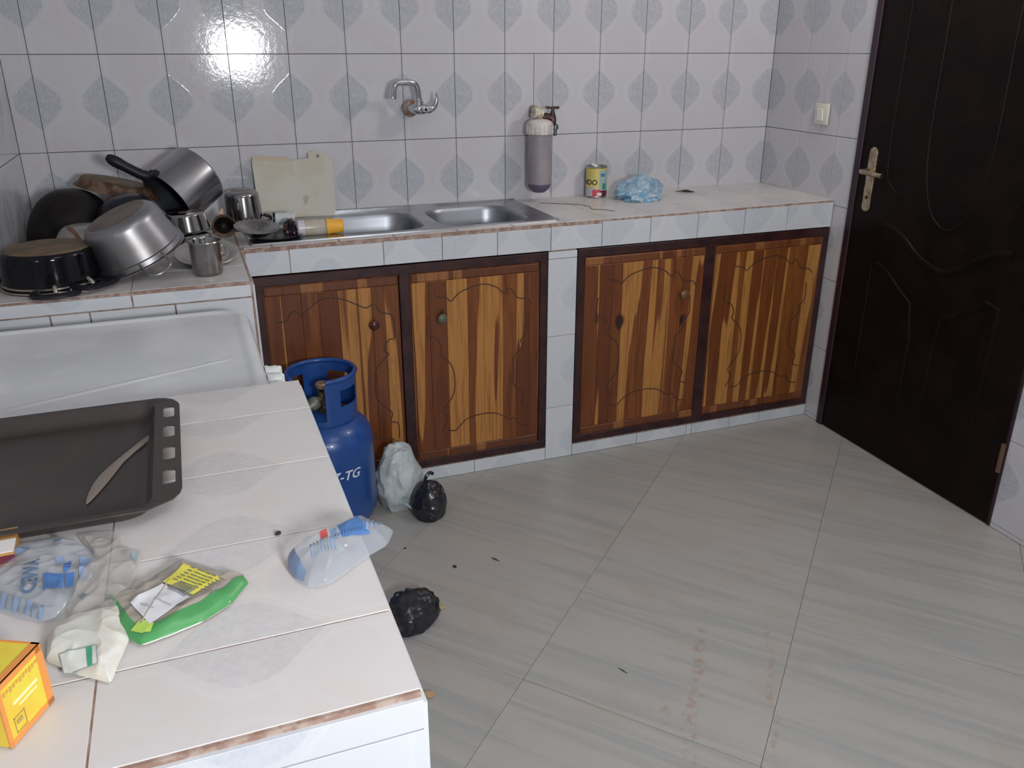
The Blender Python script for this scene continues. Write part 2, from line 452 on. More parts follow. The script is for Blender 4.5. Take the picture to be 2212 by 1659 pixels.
for a, b in zip(ys, ys[1:]):
    for c, d in ((0, .3), (.3, .6), (.6, .897)): tile(nc, FNS, a, b, c, d, T_FACE)

# ------------------------------------------------------------------ cabinets
M_FRAME = mat('dark_purple_brown_varnish', (.026, .008, .010), .38, col2=(.045, .015, .014), scale=14, bump=.15, bscale=90)
M_RAIL = wood_mat('red_brown_rail_wood', (.12, .035, .012), (.18, .058, .017), (.28, .11, .035), .4, .06)
W1 = wood_mat('striped_teak', (.125, .033, .010), (.225, .070, .016), (.43, .190, .048), .36, .018)
W2 = wood_mat('striped_teak_warm', (.15, .044, .011), (.25, .085, .018), (.44, .20, .050), .36, .004)
M_CARVE = mat('dark_carved_groove', (.055, .022, .012), .7)
M_INSIDE = mat('dark_cabinet_back', (.03, .018, .012), .9)
M_KNOBR = mat('dark_red_knob', (.06, .014, .012), .25); M_KNOBG = mat('grey_green_knob', (.09, .10, .06), .4); M_KNOBB = mat('brown_knob', (.16, .075, .04), .35)
def door(parent, x0, x1, z0, z1, staves, seed, wm, curve, knob=None, mirror=False):
    rs = random.Random(seed)
    d = obj('door', box(x0, x1, YF+.004, YF+.020, z0, z1, .002), M_RAIL, parent)
    rw, rh = .030, .036
    # bevelled rails top and bottom, thin stiles
    for nm, a, b, c, e2 in (('rail', x0+.004, x1-.004, z1-rh, z1-.004), ('rail', x0+.004, x1-.004, z0+.004, z0+rh)):
        bm = box(a, b, c, e2, 0, .006, .0045)
        obj(nm, bm, M_RAIL, d, mat=FF_M((a+b)/2, (c+e2)/2, a, b, c, e2))
    xs = [x0+.006]
    while xs[-1] < x1-.03: xs.append(xs[-1] + rs.uniform(.042, .078))
    xs[-1] = x1-.006
    if xs[-1]-xs[-2] < .02: del xs[-2]
    for a, b in zip(xs, xs[1:]):
        hh = (z1-z0)/2 - rh; zc = (z0+z1)/2
        bm = box(-(b-a)/2+.0003, (b-a)/2-.0003, -hh, hh, 0, .0045 + rs.uniform(0, .0008), .0008)
        obj('stave', bm, wm, d, mat=Frame((0, YF+.004, 0), (1,0,0), (0,0,1)).M((a+b)/2, zc))
    # carved ornamental groove
    for seg in curve:
        P = [(x, YF-.0014, z) for x, z in seg]
        obj('carved_line', tube(smooth_path(P, 5), .0022, 6, up=(0, 1, 0), flat=.30), M_CARVE, d)
    if knob:
        kx, kz, km, lab = knob
        M = axis_mat((kx, YF+.002, kz), (0, -1, 0))
        obj('knob', lathe([(0, -.002), (.009, -.002), (.008, .010), (.013, .014), (.0175, .021), (.0165, .029), (.010, .034), (0, .035)], 24, M, closed=False), km, d, lab)
    return d
def FF_M(cx, cz, a, b, c, e2):
    # local mesh already spans a..b, c..e2 in frame coordinates
    return Frame((0, YF+.0045, 0), (1,0,0), (0,0,1)).M(0, 0)
def cabinet(label, x0, x1, z0, z1, mids, doors):
    c = thing('base_cabinet', label, 'cabinet', (0, 0, 0))
    bm = NB()
    fy0, fy1 = YF-.0, YF+.045
    add_box(bm, x0, x1, fy0, fy1, z1-.032, z1, .002); add_box(bm, x0, x1, fy0, fy1, z0, z0+.03, .002)
    add_box(bm, x0, x0+.028, fy0+.0005, fy1, z0, z1, .002); add_box(bm, x1-.028, x1, fy0+.0005, fy1, z0, z1, .002)
    for a, b in mids: add_box(bm, a, b, fy0+.0003, fy1, z0, z1, .002)
    obj('frame', bm, M_FRAME, c)
    obj('back_panel', box(x0+.002, x1-.002, YF+.046, YF+.056, z0+.002, z1-.002), M_INSIDE, c)
    for dd in doors: door(c, *dd)
    return c
C1 = [[(-2.204,.664),(-2.17,.667),(-2.155,.692),(-2.135,.693),(-2.122,.682),(-2.10,.697),(-2.05,.727),(-1.99,.722),(-1.945,.700),(-1.911,.683),(-1.893,.69),(-1.876,.687),(-1.862,.664),(-1.83,.652),(-1.817,.632)],
      [(-1.817,.632),(-1.818,.57),(-1.84,.562),(-1.857,.529),(-1.842,.512),(-1.854,.5),(-1.872,.482),(-1.89,.457),(-1.896,.40),(-1.893,.36),(-1.872,.325),(-1.842,.292),(-1.848,.26),(-1.822,.247),(-1.82,.19)],
      [(-2.20,.20),(-2.12,.195),(-2.05,.235),(-1.97,.235),(-1.90,.205),(-1.84,.19)]]
C2 = [[(-1.67,.70),(-1.646,.692),(-1.63,.689),(-1.614,.676),(-1.58,.705),(-1.503,.725),(-1.45,.71),(-1.418,.683),(-1.405,.70),(-1.392,.695),(-1.37,.664),(-1.33,.655),(-1.315,.637)],
      [(-1.70,.63),(-1.705,.57),(-1.70,.56),(-1.67,.545),(-1.655,.51),(-1.66,.485),(-1.625,.45),(-1.61,.40),(-1.615,.33),(-1.655,.27),(-1.64,.24),(-1.66,.19)],
      [(-1.336,.60),(-1.335,.53),(-1.358,.502),(-1.35,.48),(-1.383,.443),(-1.385,.39),(-1.383,.334),(-1.346,.292),(-1.35,.25),(-1.325,.235)],
      [(-1.64,.19),(-1.609,.187),(-1.57,.222),(-1.51,.235),(-1.45,.228),(-1.401,.197),(-1.38,.20),(-1.36,.17),(-1.326,.16)]]
def shift(cs, x0, x1, X0, X1, drop=()):
    return [[(X0+(x-x0)*(X1-X0)/(x1-x0), z) for x, z in s] for k, s in enumerate(cs) if k not in drop]
cabinet('striped wooden two-door base cabinet under the sink, behind the blue gas cylinder', -2.262, -1.254, .055, .816, [(-1.793, -1.757)],
    [(-2.236, -1.795, .083, .786, 8, 3, W1, C1, (-1.889, .626, M_KNOBR, 'dark red round knob')),
     (-1.757, -1.283, .083, .786, 8, 11, W1, C2, (-1.654, .622, M_KNOBG, 'grey-green round knob'))])
cabinet('striped wooden two-door base cabinet next to the dark door', -1.137, -.022, .050, .817, [(-.597, -.555)],
    [(-1.112, -.597, .078, .788, 9, 29, W1, [s for s in shift(C2, -1.757, -1.283, -1.112, -.597)], (-.694, .613, M_KNOBB, 'brown round knob')),
     (-.555, -.048, .078, .788, 9, 47, W2, shift(C2, -1.757, -1.283, -.555, -.05), None)])

# ------------------------------------------------------------------ door in the right wall
M_DOOR = mat('dark_wenge_door', (.0058, .0032, .0032), .46, col2=(.0095, .0048, .0038), scale=6, bump=.1, bscale=40, spec=.12)
M_JAMB = mat('purple_brown_jamb', (.022, .007, .014), .4)
M_BRASS = mat('dull_brass', (.55, .46, .33), .34, 1, col2=(.36, .27, .18), scale=30)
FD = Frame((0, 0, 0), DR, (0, 0, 1))
dr = tag(thing('door_1', 'dark brown moulded panel door closed in the right wall', 'door'), kind='structure')
obj('door_leaf', box(D0+.028, D1-.008, .004, DH-.03, -.035, .004, .002), M_DOOR, dr, mat=FD.M(0, 0))
bm = NB()
add_box(bm, D0-.004, D0+.028, 0, DH, -.06, .010, .003); add_box(bm, D1-.008, D1+.004, 0, DH, -.06, .004, .002); add_box(bm, D0, D1, DH-.03, DH+.003, -.06, .008, .003)
obj('door_jamb', bm, M_JAMB, dr, mat=FD.M(0, 0))
def mould(pts, closed=False, r=.011, k=6):
    P = smooth_path([(s, z, .004) for s, z in pts], k, closed)
    bm = NB(); add_tube(bm, P, r, 8, closed=closed, up=(0, 0, 1), flat=.55)
    obj('moulding', bm, M_DOOR, dr, mat=FD.M(0, 0))
# wave across the middle, teardrop panel above, two panels below
mould([(.795, .882), (.84, .875), (.905, .849), (.965, .81), (1.025, .785), (1.10, .772), (1.165, .795), (1.22, .835), (1.27, .865), (1.306, .881), (1.358, .89)], r=.012)
oval = [(.94, 1.85), (.932, 1.5), (.938, 1.2), (.96, 1.05), (1.0, .96), (1.05, .918), (1.085, .912), (1.12, .925), (1.165, .975), (1.195, 1.08), (1.205, 1.25), (1.20, 1.5), (1.19, 1.85), (1.065, 1.93)]
mould(oval, True, .007)
mould([(.76, 1.90), (.76, 1.5), (.765, 1.1), (.80, 1.02), (.86, .99)], r=.006); mould([(1.37, 1.90), (1.37, 1.5), (1.365, 1.1), (1.33, 1.02)], r=.006)
mould([(.765, .246), (1.005, .250), (1.005, .50), (.979, .632), (.92, .665), (.848, .717), (.79, .735), (.762, .72), (.762, .5)], True, .009, 1)
mould([(1.116, .248), (1.335, .253), (1.34, .5), (1.345, .71), (1.299, .72), (1.23, .67), (1.171, .631), (1.125, .62), (1.116, .5)], True, .009, 1)
bm = NB()
def rr_(x0, x1, y0, y1, r, n=5):
    return [(cx + r*math.cos(R(a+90*i/n)), cy + r*math.sin(R(a+90*i/n))) for cx, cy, a in ((x1-r, y1-r, 0), (x0+r, y1-r, 90), (x0+r, y0+r, 180), (x1-r, y0+r, 270)) for i in range(n+1)]
lv0 = [[bm.verts.new((x, y, z)) for x, y in rr_(.671+d, .713-d, .912+d, 1.147-d, .019-d)] for z, d in ((.003, 0), (.008, 0), (.0105, .003))]
for A, B in zip(lv0, lv0[1:]):
    for k in range(len(A)): bm.faces.new((A[k], A[(k+1) % len(A)], B[(k+1) % len(A)], B[k]))
bm.faces.new(lv0[0][::-1]); bm.faces.new(lv0[-1])
hd = obj('door_handle', bm, M_BRASS, dr, 'dull brass handle plate with lever', mat=FD.M(0, 0))
obj('lever', tube(smooth_path([(.692, 1.062, .008), (.692, 1.062, .045), (.70, 1.062, .055), (.76, 1.060, .056), (.80, 1.058, .052)], 4), [.009]*17, 10), M_BRASS, hd)
obj('keyhole', lathe([(0, .0), (.007, 0), (.007, .0012), (0, .0012)], 14, Matrix.Translation((.692, .965, .010)), closed=False), mat('keyhole_black', (.01, .01, .01), .6), hd)
obj('hinge', tube([(D1-.006, .20, .010), (D1-.006, .30, .010)], .008, 10), mat('rusty_hinge', (.16, .09, .06), .6, .5), dr, mat=FD.M(0, 0))

# light switch
M_SW = mat('cream_plastic', (.70, .68, .56), .35)
sw = thing('light_switch', 'cream light switch on the tiled wall left of the dark door', 'switch')
obj('switch_plate', box(.335, .415, 1.203, 1.283, .005, .016, .004, seg=2), M_SW, sw, mat=FD.M(0, 0))
obj('rocker', box(.358, .392, 1.220, 1.266, .016, .022, .002), mat('white_rocker', (.78, .78, .72), .3), sw, mat=FD.M(0, 0) @ Matrix.Translation((.375, 1.243, .0)) @ Matrix.Rotation(.10, 4, 'X') @ Matrix.Translation((-.375, -1.243, 0)))

# ------------------------------------------------------------------ sink
M_STEEL = mat('brushed_steel', (.50, .51, .53), .30, 1, col2=(.40, .40, .42), scale=9, rvar=.16)
M_STEELD = mat('dull_steel_bowl', (.36, .38, .41), .40, 1, col2=(.33, .345, .37), scale=7, rvar=.12)
sk = thing('double_sink', 'stainless steel double-bowl sink set in the back counter below the chrome tap', 'sink', (0, 0, 0))
def rrect(x0, x1, y0, y1, r, n=6):
    out = []
    for cx, cy, a in ((x1-r, y1-r, 0), (x0+r, y1-r, 90), (x0+r, y0+r, 180), (x1-r, y0+r, 270)):
        for i in range(n+1):
            t = R(a + 90*i/n); out.append((cx + r*math.cos(t), cy + r*math.sin(t)))
    return out
B1 = (-1.985, -1.655, -.430, -.095); B2 = (-1.605, -1.272, -.430, -.095)
import mathutils
bm = NB()
def loop(pts, dz):
    vs = [bm.verts.new((x, y, ztop(x)+dz)) for x, y in pts]
    es = [bm.edges.new((vs[i], vs[(i+1) % len(vs)])) for i in range(len(vs))]
    return vs, es
o_v, o_e = loop(rrect(-2.252, -1.190, -.457, -.012, .012, 3), .004)
b1v, b1e = loop(rrect(*B1, .085), .004); b2v, b2e = loop(rrect(*B2, .085), .004)
bmesh.ops.triangle_fill(bm, edges=o_e+b1e+b2e, use_beauty=True)
lo_v, lo_e = loop(rrect(-2.254, -1.188, -.459, -.010, .013, 3), -.001)
for i in range(len(o_v)): bm.faces.new((o_v[i], o_v[(i+1) % len(o_v)], lo_v[(i+1) % len(o_v)], lo_v[i]))
obj('flange', bm, M_STEEL, sk)
# upstand against the wall
obj('upstand', box(-2.25, -1.19, -.014, -.006, ztop(-1.7)-.004, ztop(-1.7)+.012, .002), M_STEEL, sk)
for Bx in (B1, B2):
    bm = NB(); prev = None; x0, x1, y0, y1 = Bx
    for ins, dz, r in ((0, .004, .085), (.003, .0, .085), (.007, -.012, .083), (.016, -.10, .078), (.022, -.125, .072), (.04, -.142, .06), (.07, -.150, .04), (.14, -.154, .02)):
        pts = rrect(x0+ins, x1-ins, y0+ins, y1-ins, r)
        vs = [bm.verts.new((x, y, ztop((x0+x1)/2 if dz < -.02 else x)+dz)) for x, y in pts]
        if prev:
            for i in range(len(vs)): bm.faces.new((prev[i], prev[(i+1) % len(vs)], vs[(i+1) % len(vs)], vs[i]))
        prev = vs
    bm.faces.new(prev)
    bw = obj('bowl', bm, M_STEELD, sk, ang=60)
    cx, cy = (x0+x1)/2, (y0+y1)/2; zz = ztop(cx)-.153
    obj('drain', lathe([(0, .0), (.018, 0), (.030, .003), (.042, .003), (.042, 0)], 28, Matrix.Translation((cx, cy, zz)), closed=False), M_STEEL, bw)

# ------------------------------------------------------------------ wall tap
M_CHROME = mat('chrome', (.62, .62, .65), .10, 1)
M_RUST = mat('rusty_flange', (.30, .16, .10), .6, .35, col2=(.42, .36, .33), scale=60)
tp = thing('wall_tap', 'chrome wall tap with curved spout over the sink', 'tap')
bx, bz = -1.592, 1.281
obj('wall_flange', lathe([(0, 0), (.030, 0), (.032, .006), (.027, .018), (.018, .026), (0, .028)], 28, axis_mat((-1.602, 0, 1.279), (0, -1, 0)), closed=False), M_RUST, tp)
bm = NB()
add_tube(bm, smooth_path([(-1.604, -.015, 1.279), (-1.600, -.06, 1.280), (-1.594, -.10, 1.281)], 3), .017, 16)
add_tube(bm, [(-1.612, -.10, 1.281), (-1.60, -.10, 1.281), (-1.575, -.10, 1.280), (-1.57, -.10, 1.280), (-1.555, -.10, 1.280), (-1.548, -.10, 1.281)], [.014, .020, .020, .0165, .0165, .015], 18)
add_tube(bm, [(-1.592, -.10, 1.285), (-1.592, -.10, 1.308), (-1.592, -.10, 1.310), (-1.592, -.10, 1.318)], [.016, .016, .0125, .0125], 16)
obj('tap_body', bm, M_CHROME, tp)
sp = smooth_path([(-1.592, -.10, 1.31), (-1.594, -.101, 1.335), (-1.597, -.102, 1.352), (-1.606, -.105, 1.366), (-1.622, -.109, 1.3715), (-1.645, -.113, 1.3725), (-1.668, -.118, 1.3715), (-1.682, -.122, 1.364), (-1.688, -.124, 1.350), (-1.694, -.126, 1.318)], 5)
obj('spout', tube(sp, [.0108]*(len(sp)-4) + [.0110, .0125, .0125, .0125], 14), M_CHROME, tp)
lv = smooth_path([(-1.553, -.10, 1.280), (-1.542, -.10, 1.284), (-1.531, -.10, 1.297), (-1.526, -.10, 1.315), (-1.5265, -.10, 1.336)], 5)
obj('lever_handle', tube(lv, [.0155 - .0125*(i/(len(lv)-1))**1.3 for i in range(len(lv))], 12, up=(0, 1, 0), flat=1.1), M_CHROME, tp)

# ------------------------------------------------------------------ water filter with old tap
M_FCAP = mat('yellowed_white_plastic', (.66, .62, .60), .4, col2=(.52, .47, .44), scale=30)
M_FHOUS = mat('dusty_mauve_housing', (.27, .245, .265), .45, col2=(.34, .30, .31), scale=7)
M_TAPE = mat('thread_tape', (.72, .68, .58), .7, col2=(.45, .36, .24), scale=60)
M_DARKM = mat('tarnished_dark_metal', (.055, .035, .035), .38, .7, col2=(.12, .07, .06), scale=50)
M_GREYM = mat('grey_metal', (.16, .18, .19), .35, .8)
wf = thing('water_filter', 'hanging water filter with white cap and grey-mauve cylinder under an old dark tap', 'water filter')
fx, fy = -1.113, -.085
T = Matrix.Translation((fx, fy, 0))
obj('filter_housing', lathe([(0, .962), (.026, .963), (.040, .975), (.0445, .985), (.0455, 1.17), (.0455, 1.182), (0, 1.182)], 40, T, closed=False), M_FHOUS, wf)
bm = NB(); add_lathe(bm, [(.047, 1.176), (.052, 1.178), (.052, 1.214), (.046, 1.224), (.030, 1.232), (0, 1.236)], 40, T, closed=False)
for i in range(20):
    a = 2*math.pi*i/20
    add_box(bm, -.0012, .0012, -.002, .001, 1.180, 1.212, M=T @ Matrix.Rotation(a, 4, 'Z') @ Matrix.Translation((.0525, 0, 0)))
obj('filter_cap', bm, M_FCAP, wf)
obj('bottom_ring', lathe([(.0, .957), (.022, .957), (.030, .963), (.041, .973), (.0452, .984), (.0452, .990), (.020, .990)], 36, T, closed=False), mat('dark_violet_plastic', (.10, .085, .14), .5), wf)  # ring of darker violet plastic at the foot of the housing
obj('wall_pipe', tube(smooth_path([(-1.108, -.002, 1.262), (-1.112, -.05, 1.262), (-1.118, -.085, 1.250), (-1.118, -.087, 1.225)], 4), .016, 14), M_RUST, wf)
obj('threaded_fitting', tube([(-1.140, -.085, 1.262), (-1.138, -.085, 1.262), (-1.128, -.085, 1.258), (-1.127, -.085, 1.2577), (-1.118, -.085, 1.254), (-1.117, -.085, 1.2538), (-1.104, -.085, 1.249)], [.019, .024, .024, .019, .019, .022, .017], 18), M_TAPE, wf)
tb = obj('old_tap', tube([(-1.108, -.088, 1.244), (-1.094, -.09, 1.240), (-1.094, -.09, 1.240), (-1.080, -.093, 1.238), (-1.068, -.098, 1.236), (-1.062, -.10, 1.225)], [.012, .017, .016, .015, .014, .013], 14), M_DARKM, wf, 'tarnished dark tap')
obj('tap_stem', lathe([(0, 1.205), (.010, 1.205), (.0145, 1.225), (.0135, 1.24), (.007, 1.262), (.005, 1.276), (0, 1.276)], 16, Matrix.Translation((-1.066, -.098, 0)), closed=False), M_DARKM, tb)
obj('tap_crosshead', tube([(-1.093, -.098, 1.276), (-1.072, -.098, 1.2735), (-1.066, -.098, 1.2725), (-1.060, -.098, 1.2735), (-1.041, -.098, 1.274)], [.0055, .004, .007, .004, .0055], 10), M_DARKM, tb)
obj('outlet', lathe([(0, 1.170), (.0065, 1.170), (.0075, 1.190), (.0075, 1.193), (.0125, 1.196), (.0125, 1.208), (.007, 1.214), (0, 1.22)], 16, Matrix.Translation((-1.056, -.102, 0)), closed=False), M_GREYM, tb)

# ------------------------------------------------------------------ tin, blue plastic bag, twig on the back counter
def text_bm(s, size, shear=0, font_off=0):
    cu = bpy.data.curves.new('lettering', 'FONT'); cu.body = s; cu.size = size; cu.shear = shear; cu.offset = font_off
    o = bpy.data.objects.new('lettering', cu); C.objects.link(o)
    bpy.context.view_layer.update()
    me = bpy.data.meshes.new_from_object(o.evaluated_get(bpy.context.evaluated_depsgraph_get()))
    bm = NB(); bm.from_mesh(me); bpy.data.objects.remove(o); bpy.data.curves.remove(cu); bpy.data.meshes.remove(me)
    return bm
def flat_mat(name, col, rough=.5, **k): return mat(name, col, rough, **k)
def cyl_wrap(bm, M, r, ang0, zoff):
    for v in bm.verts:
        a = ang0 + v.co.x/r; v.co = M @ V((r*math.cos(a), r*math.sin(a), zoff + v.co.y))
def cyl_patch(M, r, a0, a1, z0, z1, n=10):
    bm = NB(); rows = []
    for z in (z0, z1): rows.append([bm.verts.new(M @ V((r*math.cos(a0+(a1-a0)*i/n), r*math.sin(a0+(a1-a0)*i/n), z))) for i in range(n+1)])
    for i in range(n): bm.faces.new((rows[0][i], rows[0][i+1], rows[1][i+1], rows[1][i]))
    return bm
M_YEL = mat('faded_yellow_print', (.62, .53, .15), .4); M_TIN = mat('tin_metal', (.45, .44, .40), .3, 1)
M_RED = mat('red_print', (.60, .06, .09), .45); M_LTEAL = mat('pale_teal_print', (.33, .46, .45), .45); M_LGREY = mat('pale_grey_print', (.50, .47, .48), .5)
M_BLK = mat('black_print', (.03, .03, .03), .5); M_DGRN = mat('green_print', (.03, .24, .14), .5); M_WHT = mat('white_print', (.75, .75, .74), .5); M_MAR = mat('maroon_print', (.13, .02, .035), .45)
can = thing('milk_tin', 'open tin with faded yellow label standing by the wall on the back counter', 'tin', (-.848, -.055, ztop(-.848)))
I4 = Matrix.Identity(4)
obj('tin_body', lathe([(0, .001), (.042, .001), (.0435, .003), (.0425, .005), (.0425, .119), (.0445, .122), (.0425, .124), (.041, .121), (.041, .006), (0, .004)], 40, closed=False), M_TIN, can)
va = -math.pi/2 - .45   # towards the viewer
obj('label', cyl_patch(I4, .0429, va-1.5, va+2.6, .007, .117, 40), M_YEL, can, recalc=False)
obj('label_panel', cyl_patch(I4, .0431, va+.28, va+1.75, .030, .110, 16), M_LTEAL, can, recalc=False)
obj('label_panel', cyl_patch(I4, .0431, va-1.5, va+.03, .007, .042, 16), M_LGREY, can, recalc=False)
obj('label_panel', cyl_patch(I4, .0433, va-.35, va+.40, .007, .034, 10), M_RED, can, recalc=False)
obj('label_panel', cyl_patch(I4, .0433, va+.40, va+1.8, .007, .030, 14), M_MAR, can, recalc=False)
obj('label_panel', cyl_patch(I4, .0435, va+.10, va+.55, .010, .022, 8), M_WHT, can, recalc=False)
obj('label_panel', cyl_patch(I4, .0435, va+.62, va+1.0, .034, .058, 6), M_DGRN, can, recalc=False)
obj('label_panel', cyl_patch(I4, .0435, va+.40, va+.85, .085, .098, 6), mat('blue_print', (.08, .2, .36), .5), can, recalc=False)
b = text_bm('NIDO', .028, 0, .0006); cyl_wrap(b, I4, .0437, va-1.56, .053); obj('lettering', b, M_BLK, can, recalc=False)

def plastic(name, col, alpha, rough=.18, spec=.6, col2=None, scale=20):
    m = mat(name, col, rough, spec=spec, col2=col2, scale=scale); b = m.node_tree.nodes['Principled BSDF']
    b.inputs['Alpha'].default_value = alpha
    return m
def star_height(P, c, x, y):
    """0 at centre, 1 on the outline (radially)"""
    d = V((x-c[0], y-c[1])); L = d.length
    if L < 1e-7: return 0
    best = 1e9; n = len(P)
    for i in range(n):
        a = V(P[i]) - V(c); b = V(P[(i+1) % n]) - V(c); e2 = b - a
        den = d.x*e2.y - d.y*e2.x
        if abs(den) < 1e-12: continue
        t = (a.x*e2.y - a.y*e2.x)/den; s = (a.x*d.y - a.y*d.x)/den
        if t > 0 and -1e-6 <= s <= 1+1e-6: best = min(best, t)
    return min(1, 1/best) if best < 1e8 else 0
class Packet:
    """crumpled film packet: star-shaped outline in plan, domed and creased"""
    def __init__(s, P, puff, amp, z0, seed, freq=28, c=None, power=.5, tilt=None):
        s.P = [V(p) for p in P]; s.c = V(c) if c else sum(s.P, V((0, 0)))/len(P)
        s.puff, s.amp, s.z0, s.seed, s.freq, s.power, s.tilt = puff, amp, z0, seed, freq, power, tilt
    def h(s, x, y):
        t = star_height(s.P, s.c, x, y)
        dome = max(0, 1-t**2.2)**s.power
        q = V((x*s.freq, y*s.freq, s.seed))
        cr = 1 - abs(noise.noise(q)*2.2); cr2 = 1 - abs(noise.noise(q*2.3 + V((9, 4, 2)))*2)
        edge = min(1, (1-t)*5 + .12)
        z = s.z0 + .0015 + s.puff*dome + s.amp*(max(cr, 0)**2 + .45*max(cr2, 0)**2)*edge
        if s.tilt: z += s.tilt(x, y)
        return z
    def mesh(s, rings=34, seg=150, bottom=True):
        bm = NB(); n = len(s.P)
        per = [(s.P[(i+1) % n]-s.P[i]).length for i in range(n)]; tot = sum(per)
        out = []
        for k in range(seg):
            d = tot*k/seg; i = 0
            while d > per[i]: d -= per[i]; i += 1
            out.append(s.P[i].lerp(s.P[(i+1) % n], d/per[i]))
        out = [out[k-1]*.2 + out[k]*.6 + out[(k+1) % seg]*.2 for k in range(seg)]
        top = []; bot = []
        for r in range(1, rings+1):
            t = (r/rings)**.8
            top.append([bm.verts.new((p.x, p.y, s.h(p.x, p.y))) for p in [s.c.lerp(q, t) for q in out]])
        c0 = bm.verts.new((s.c.x, s.c.y, s.h(s.c.x, s.c.y)))
        for k in range(seg): bm.faces.new((c0, top[0][k], top[0][(k+1) % seg]))
        for a, b in zip(top, top[1:]):
            for k in range(seg): bm.faces.new((a[k], b[k], b[(k+1) % seg], a[(k+1) % seg]))
        if bottom:
            lowz = lambda x, y: s.z0 + .0006 + (s.tilt(x, y) if s.tilt else 0)
            prev = top[-1]
            for t in (.97, .6):
                ring = [bm.verts.new((p.x, p.y, lowz(p.x, p.y))) for p in [s.c.lerp(q, t) for q in out]]
                for k in range(seg): bm.faces.new((prev[k], ring[k], ring[(k+1) % seg], prev[(k+1) % seg]))
                prev = ring
            cb = bm.verts.new((s.c.x, s.c.y, lowz(s.c.x, s.c.y)))
            for k in range(seg): bm.faces.new((prev[k], cb, prev[(k+1) % seg]))
        return bm
    def patch(s, quad, off=.0012, n=14):
        """printed area: four plan corners"""
        a, b, c, d = [V(q) for q in quad]; bm = NB(); g = []
        for i in range(n+1):
            r = []
            for j in range(n+1):
                p = a.lerp(b, i/n).lerp(d.lerp(c, i/n), j/n); r.append(bm.verts.new((p.x, p.y, s.h(p.x, p.y)+off+.0007)))
            g.append(r)
        for i in range(n):
            for j in range(n): bm.faces.new((g[i][j], g[i+1][j], g[i+1][j+1], g[i][j+1]))
        return bm
    def text(s, txt, org, direc, size, off=.0020, bold=.0004, shear=0):
        bm = text_bm(txt, size, shear, bold)
        bmesh.ops.subdivide_edges(bm, edges=[e for e in bm.edges if e.calc_length() > size*.25], cuts=2)
        bmesh.ops.triangulate(bm, faces=bm.faces)
        u = V(direc).normalized(); v = V((-u.y, u.x)); o = V(org)
        for q in bm.verts:
            p = o + u*q.co.x + v*q.co.y; q.co = V((p.x, p.y, s.h(p.x, p.y)+off+.0007))
        return bm

M_BLUEF = plastic('pale_blue_film', (.22, .40, .55), .80, .22, col2=(.42, .56, .66), scale=30)
bb = thing('plastic_bag', 'crumpled pale blue plastic bag on the back counter right of the tin', 'plastic bag', (-.70, -.15, ztop(-.70)))
def crumple_blob(name, parent, rad, seed, m, amp=.3, freq=2.2, flat=-.35, loc=(0,0,0), sub=5, label=None, sharp=1.6, rot=0, ang=28):
    bm = NB(); bmesh.ops.create_icosphere(bm, subdivisions=sub, radius=1)
    for v in bm.verts:
        p = v.co.normalized(); q = p*freq + V((seed*3.7, seed*1.3, seed))
        k = 1 - abs(noise.noise(q))*sharp + .22*(1-abs(noise.noise(q*2.3))*2) + .07*(1-abs(noise.noise(q*5))*2)
        r = 1 + amp*(k-.8); c = p*r
        c.z = max(c.z, flat)
        v.co = V((c.x*rad[0], c.y*rad[1], (c.z - flat)*rad[2])) 
    M = Matrix.Translation(loc) @ Matrix.Rotation(rot, 4, 'Z')
    for v in bm.verts: v.co = M @ v.co
    return obj(name, bm, m, parent, label, ang=ang)
crumple_blob('bag_film', bb, (.105, .060, .062), 3, M_BLUEF, .34, 1.4, rot=.15)
crumple_blob('wipes_pouch', bb, (.075, .045, .022), 8, mat('blue_pouch', (.16, .38, .55), .3, col2=(.50, .60, .66), scale=40), .25, 2.2, loc=(-.02, -.065, 0), label='small blue pouch in the mouth of the bag')

twig = thing('dark_twig', 'small dark twig lying on the back counter right of the blue bag', 'debris', (-.455, -.11, ztop(-.455)))
M_DEB = mat('dark_debris', (.035, .022, .02), .8)
bm = NB(); add_tube(bm, [(-.04, .02, .003), (-.015, .005, .006), (0, 0, .006), (.03, -.022, .003)], [.001, .003, .006, .0012], 7)
add_tube(bm, [(-.028, -.008, .002), (-.01, 0, .005), (.018, .012, .003)], [.0008, .002, .0008], 6)
obj('stalk', bm, M_DEB, twig)
ck = tag(obj('crack', tube(smooth_path([(x, y, ztop(x)+.0008) for x, y in ((-1.121, -.106), (-1.06, -.15), (-.994, -.20), (-.975, -.26), (-.989, -.31), (-.95, -.34), (-.932, -.386))], 5), .0011, 5), mat('crack_dark', (.10, .06, .05), .9), kc))

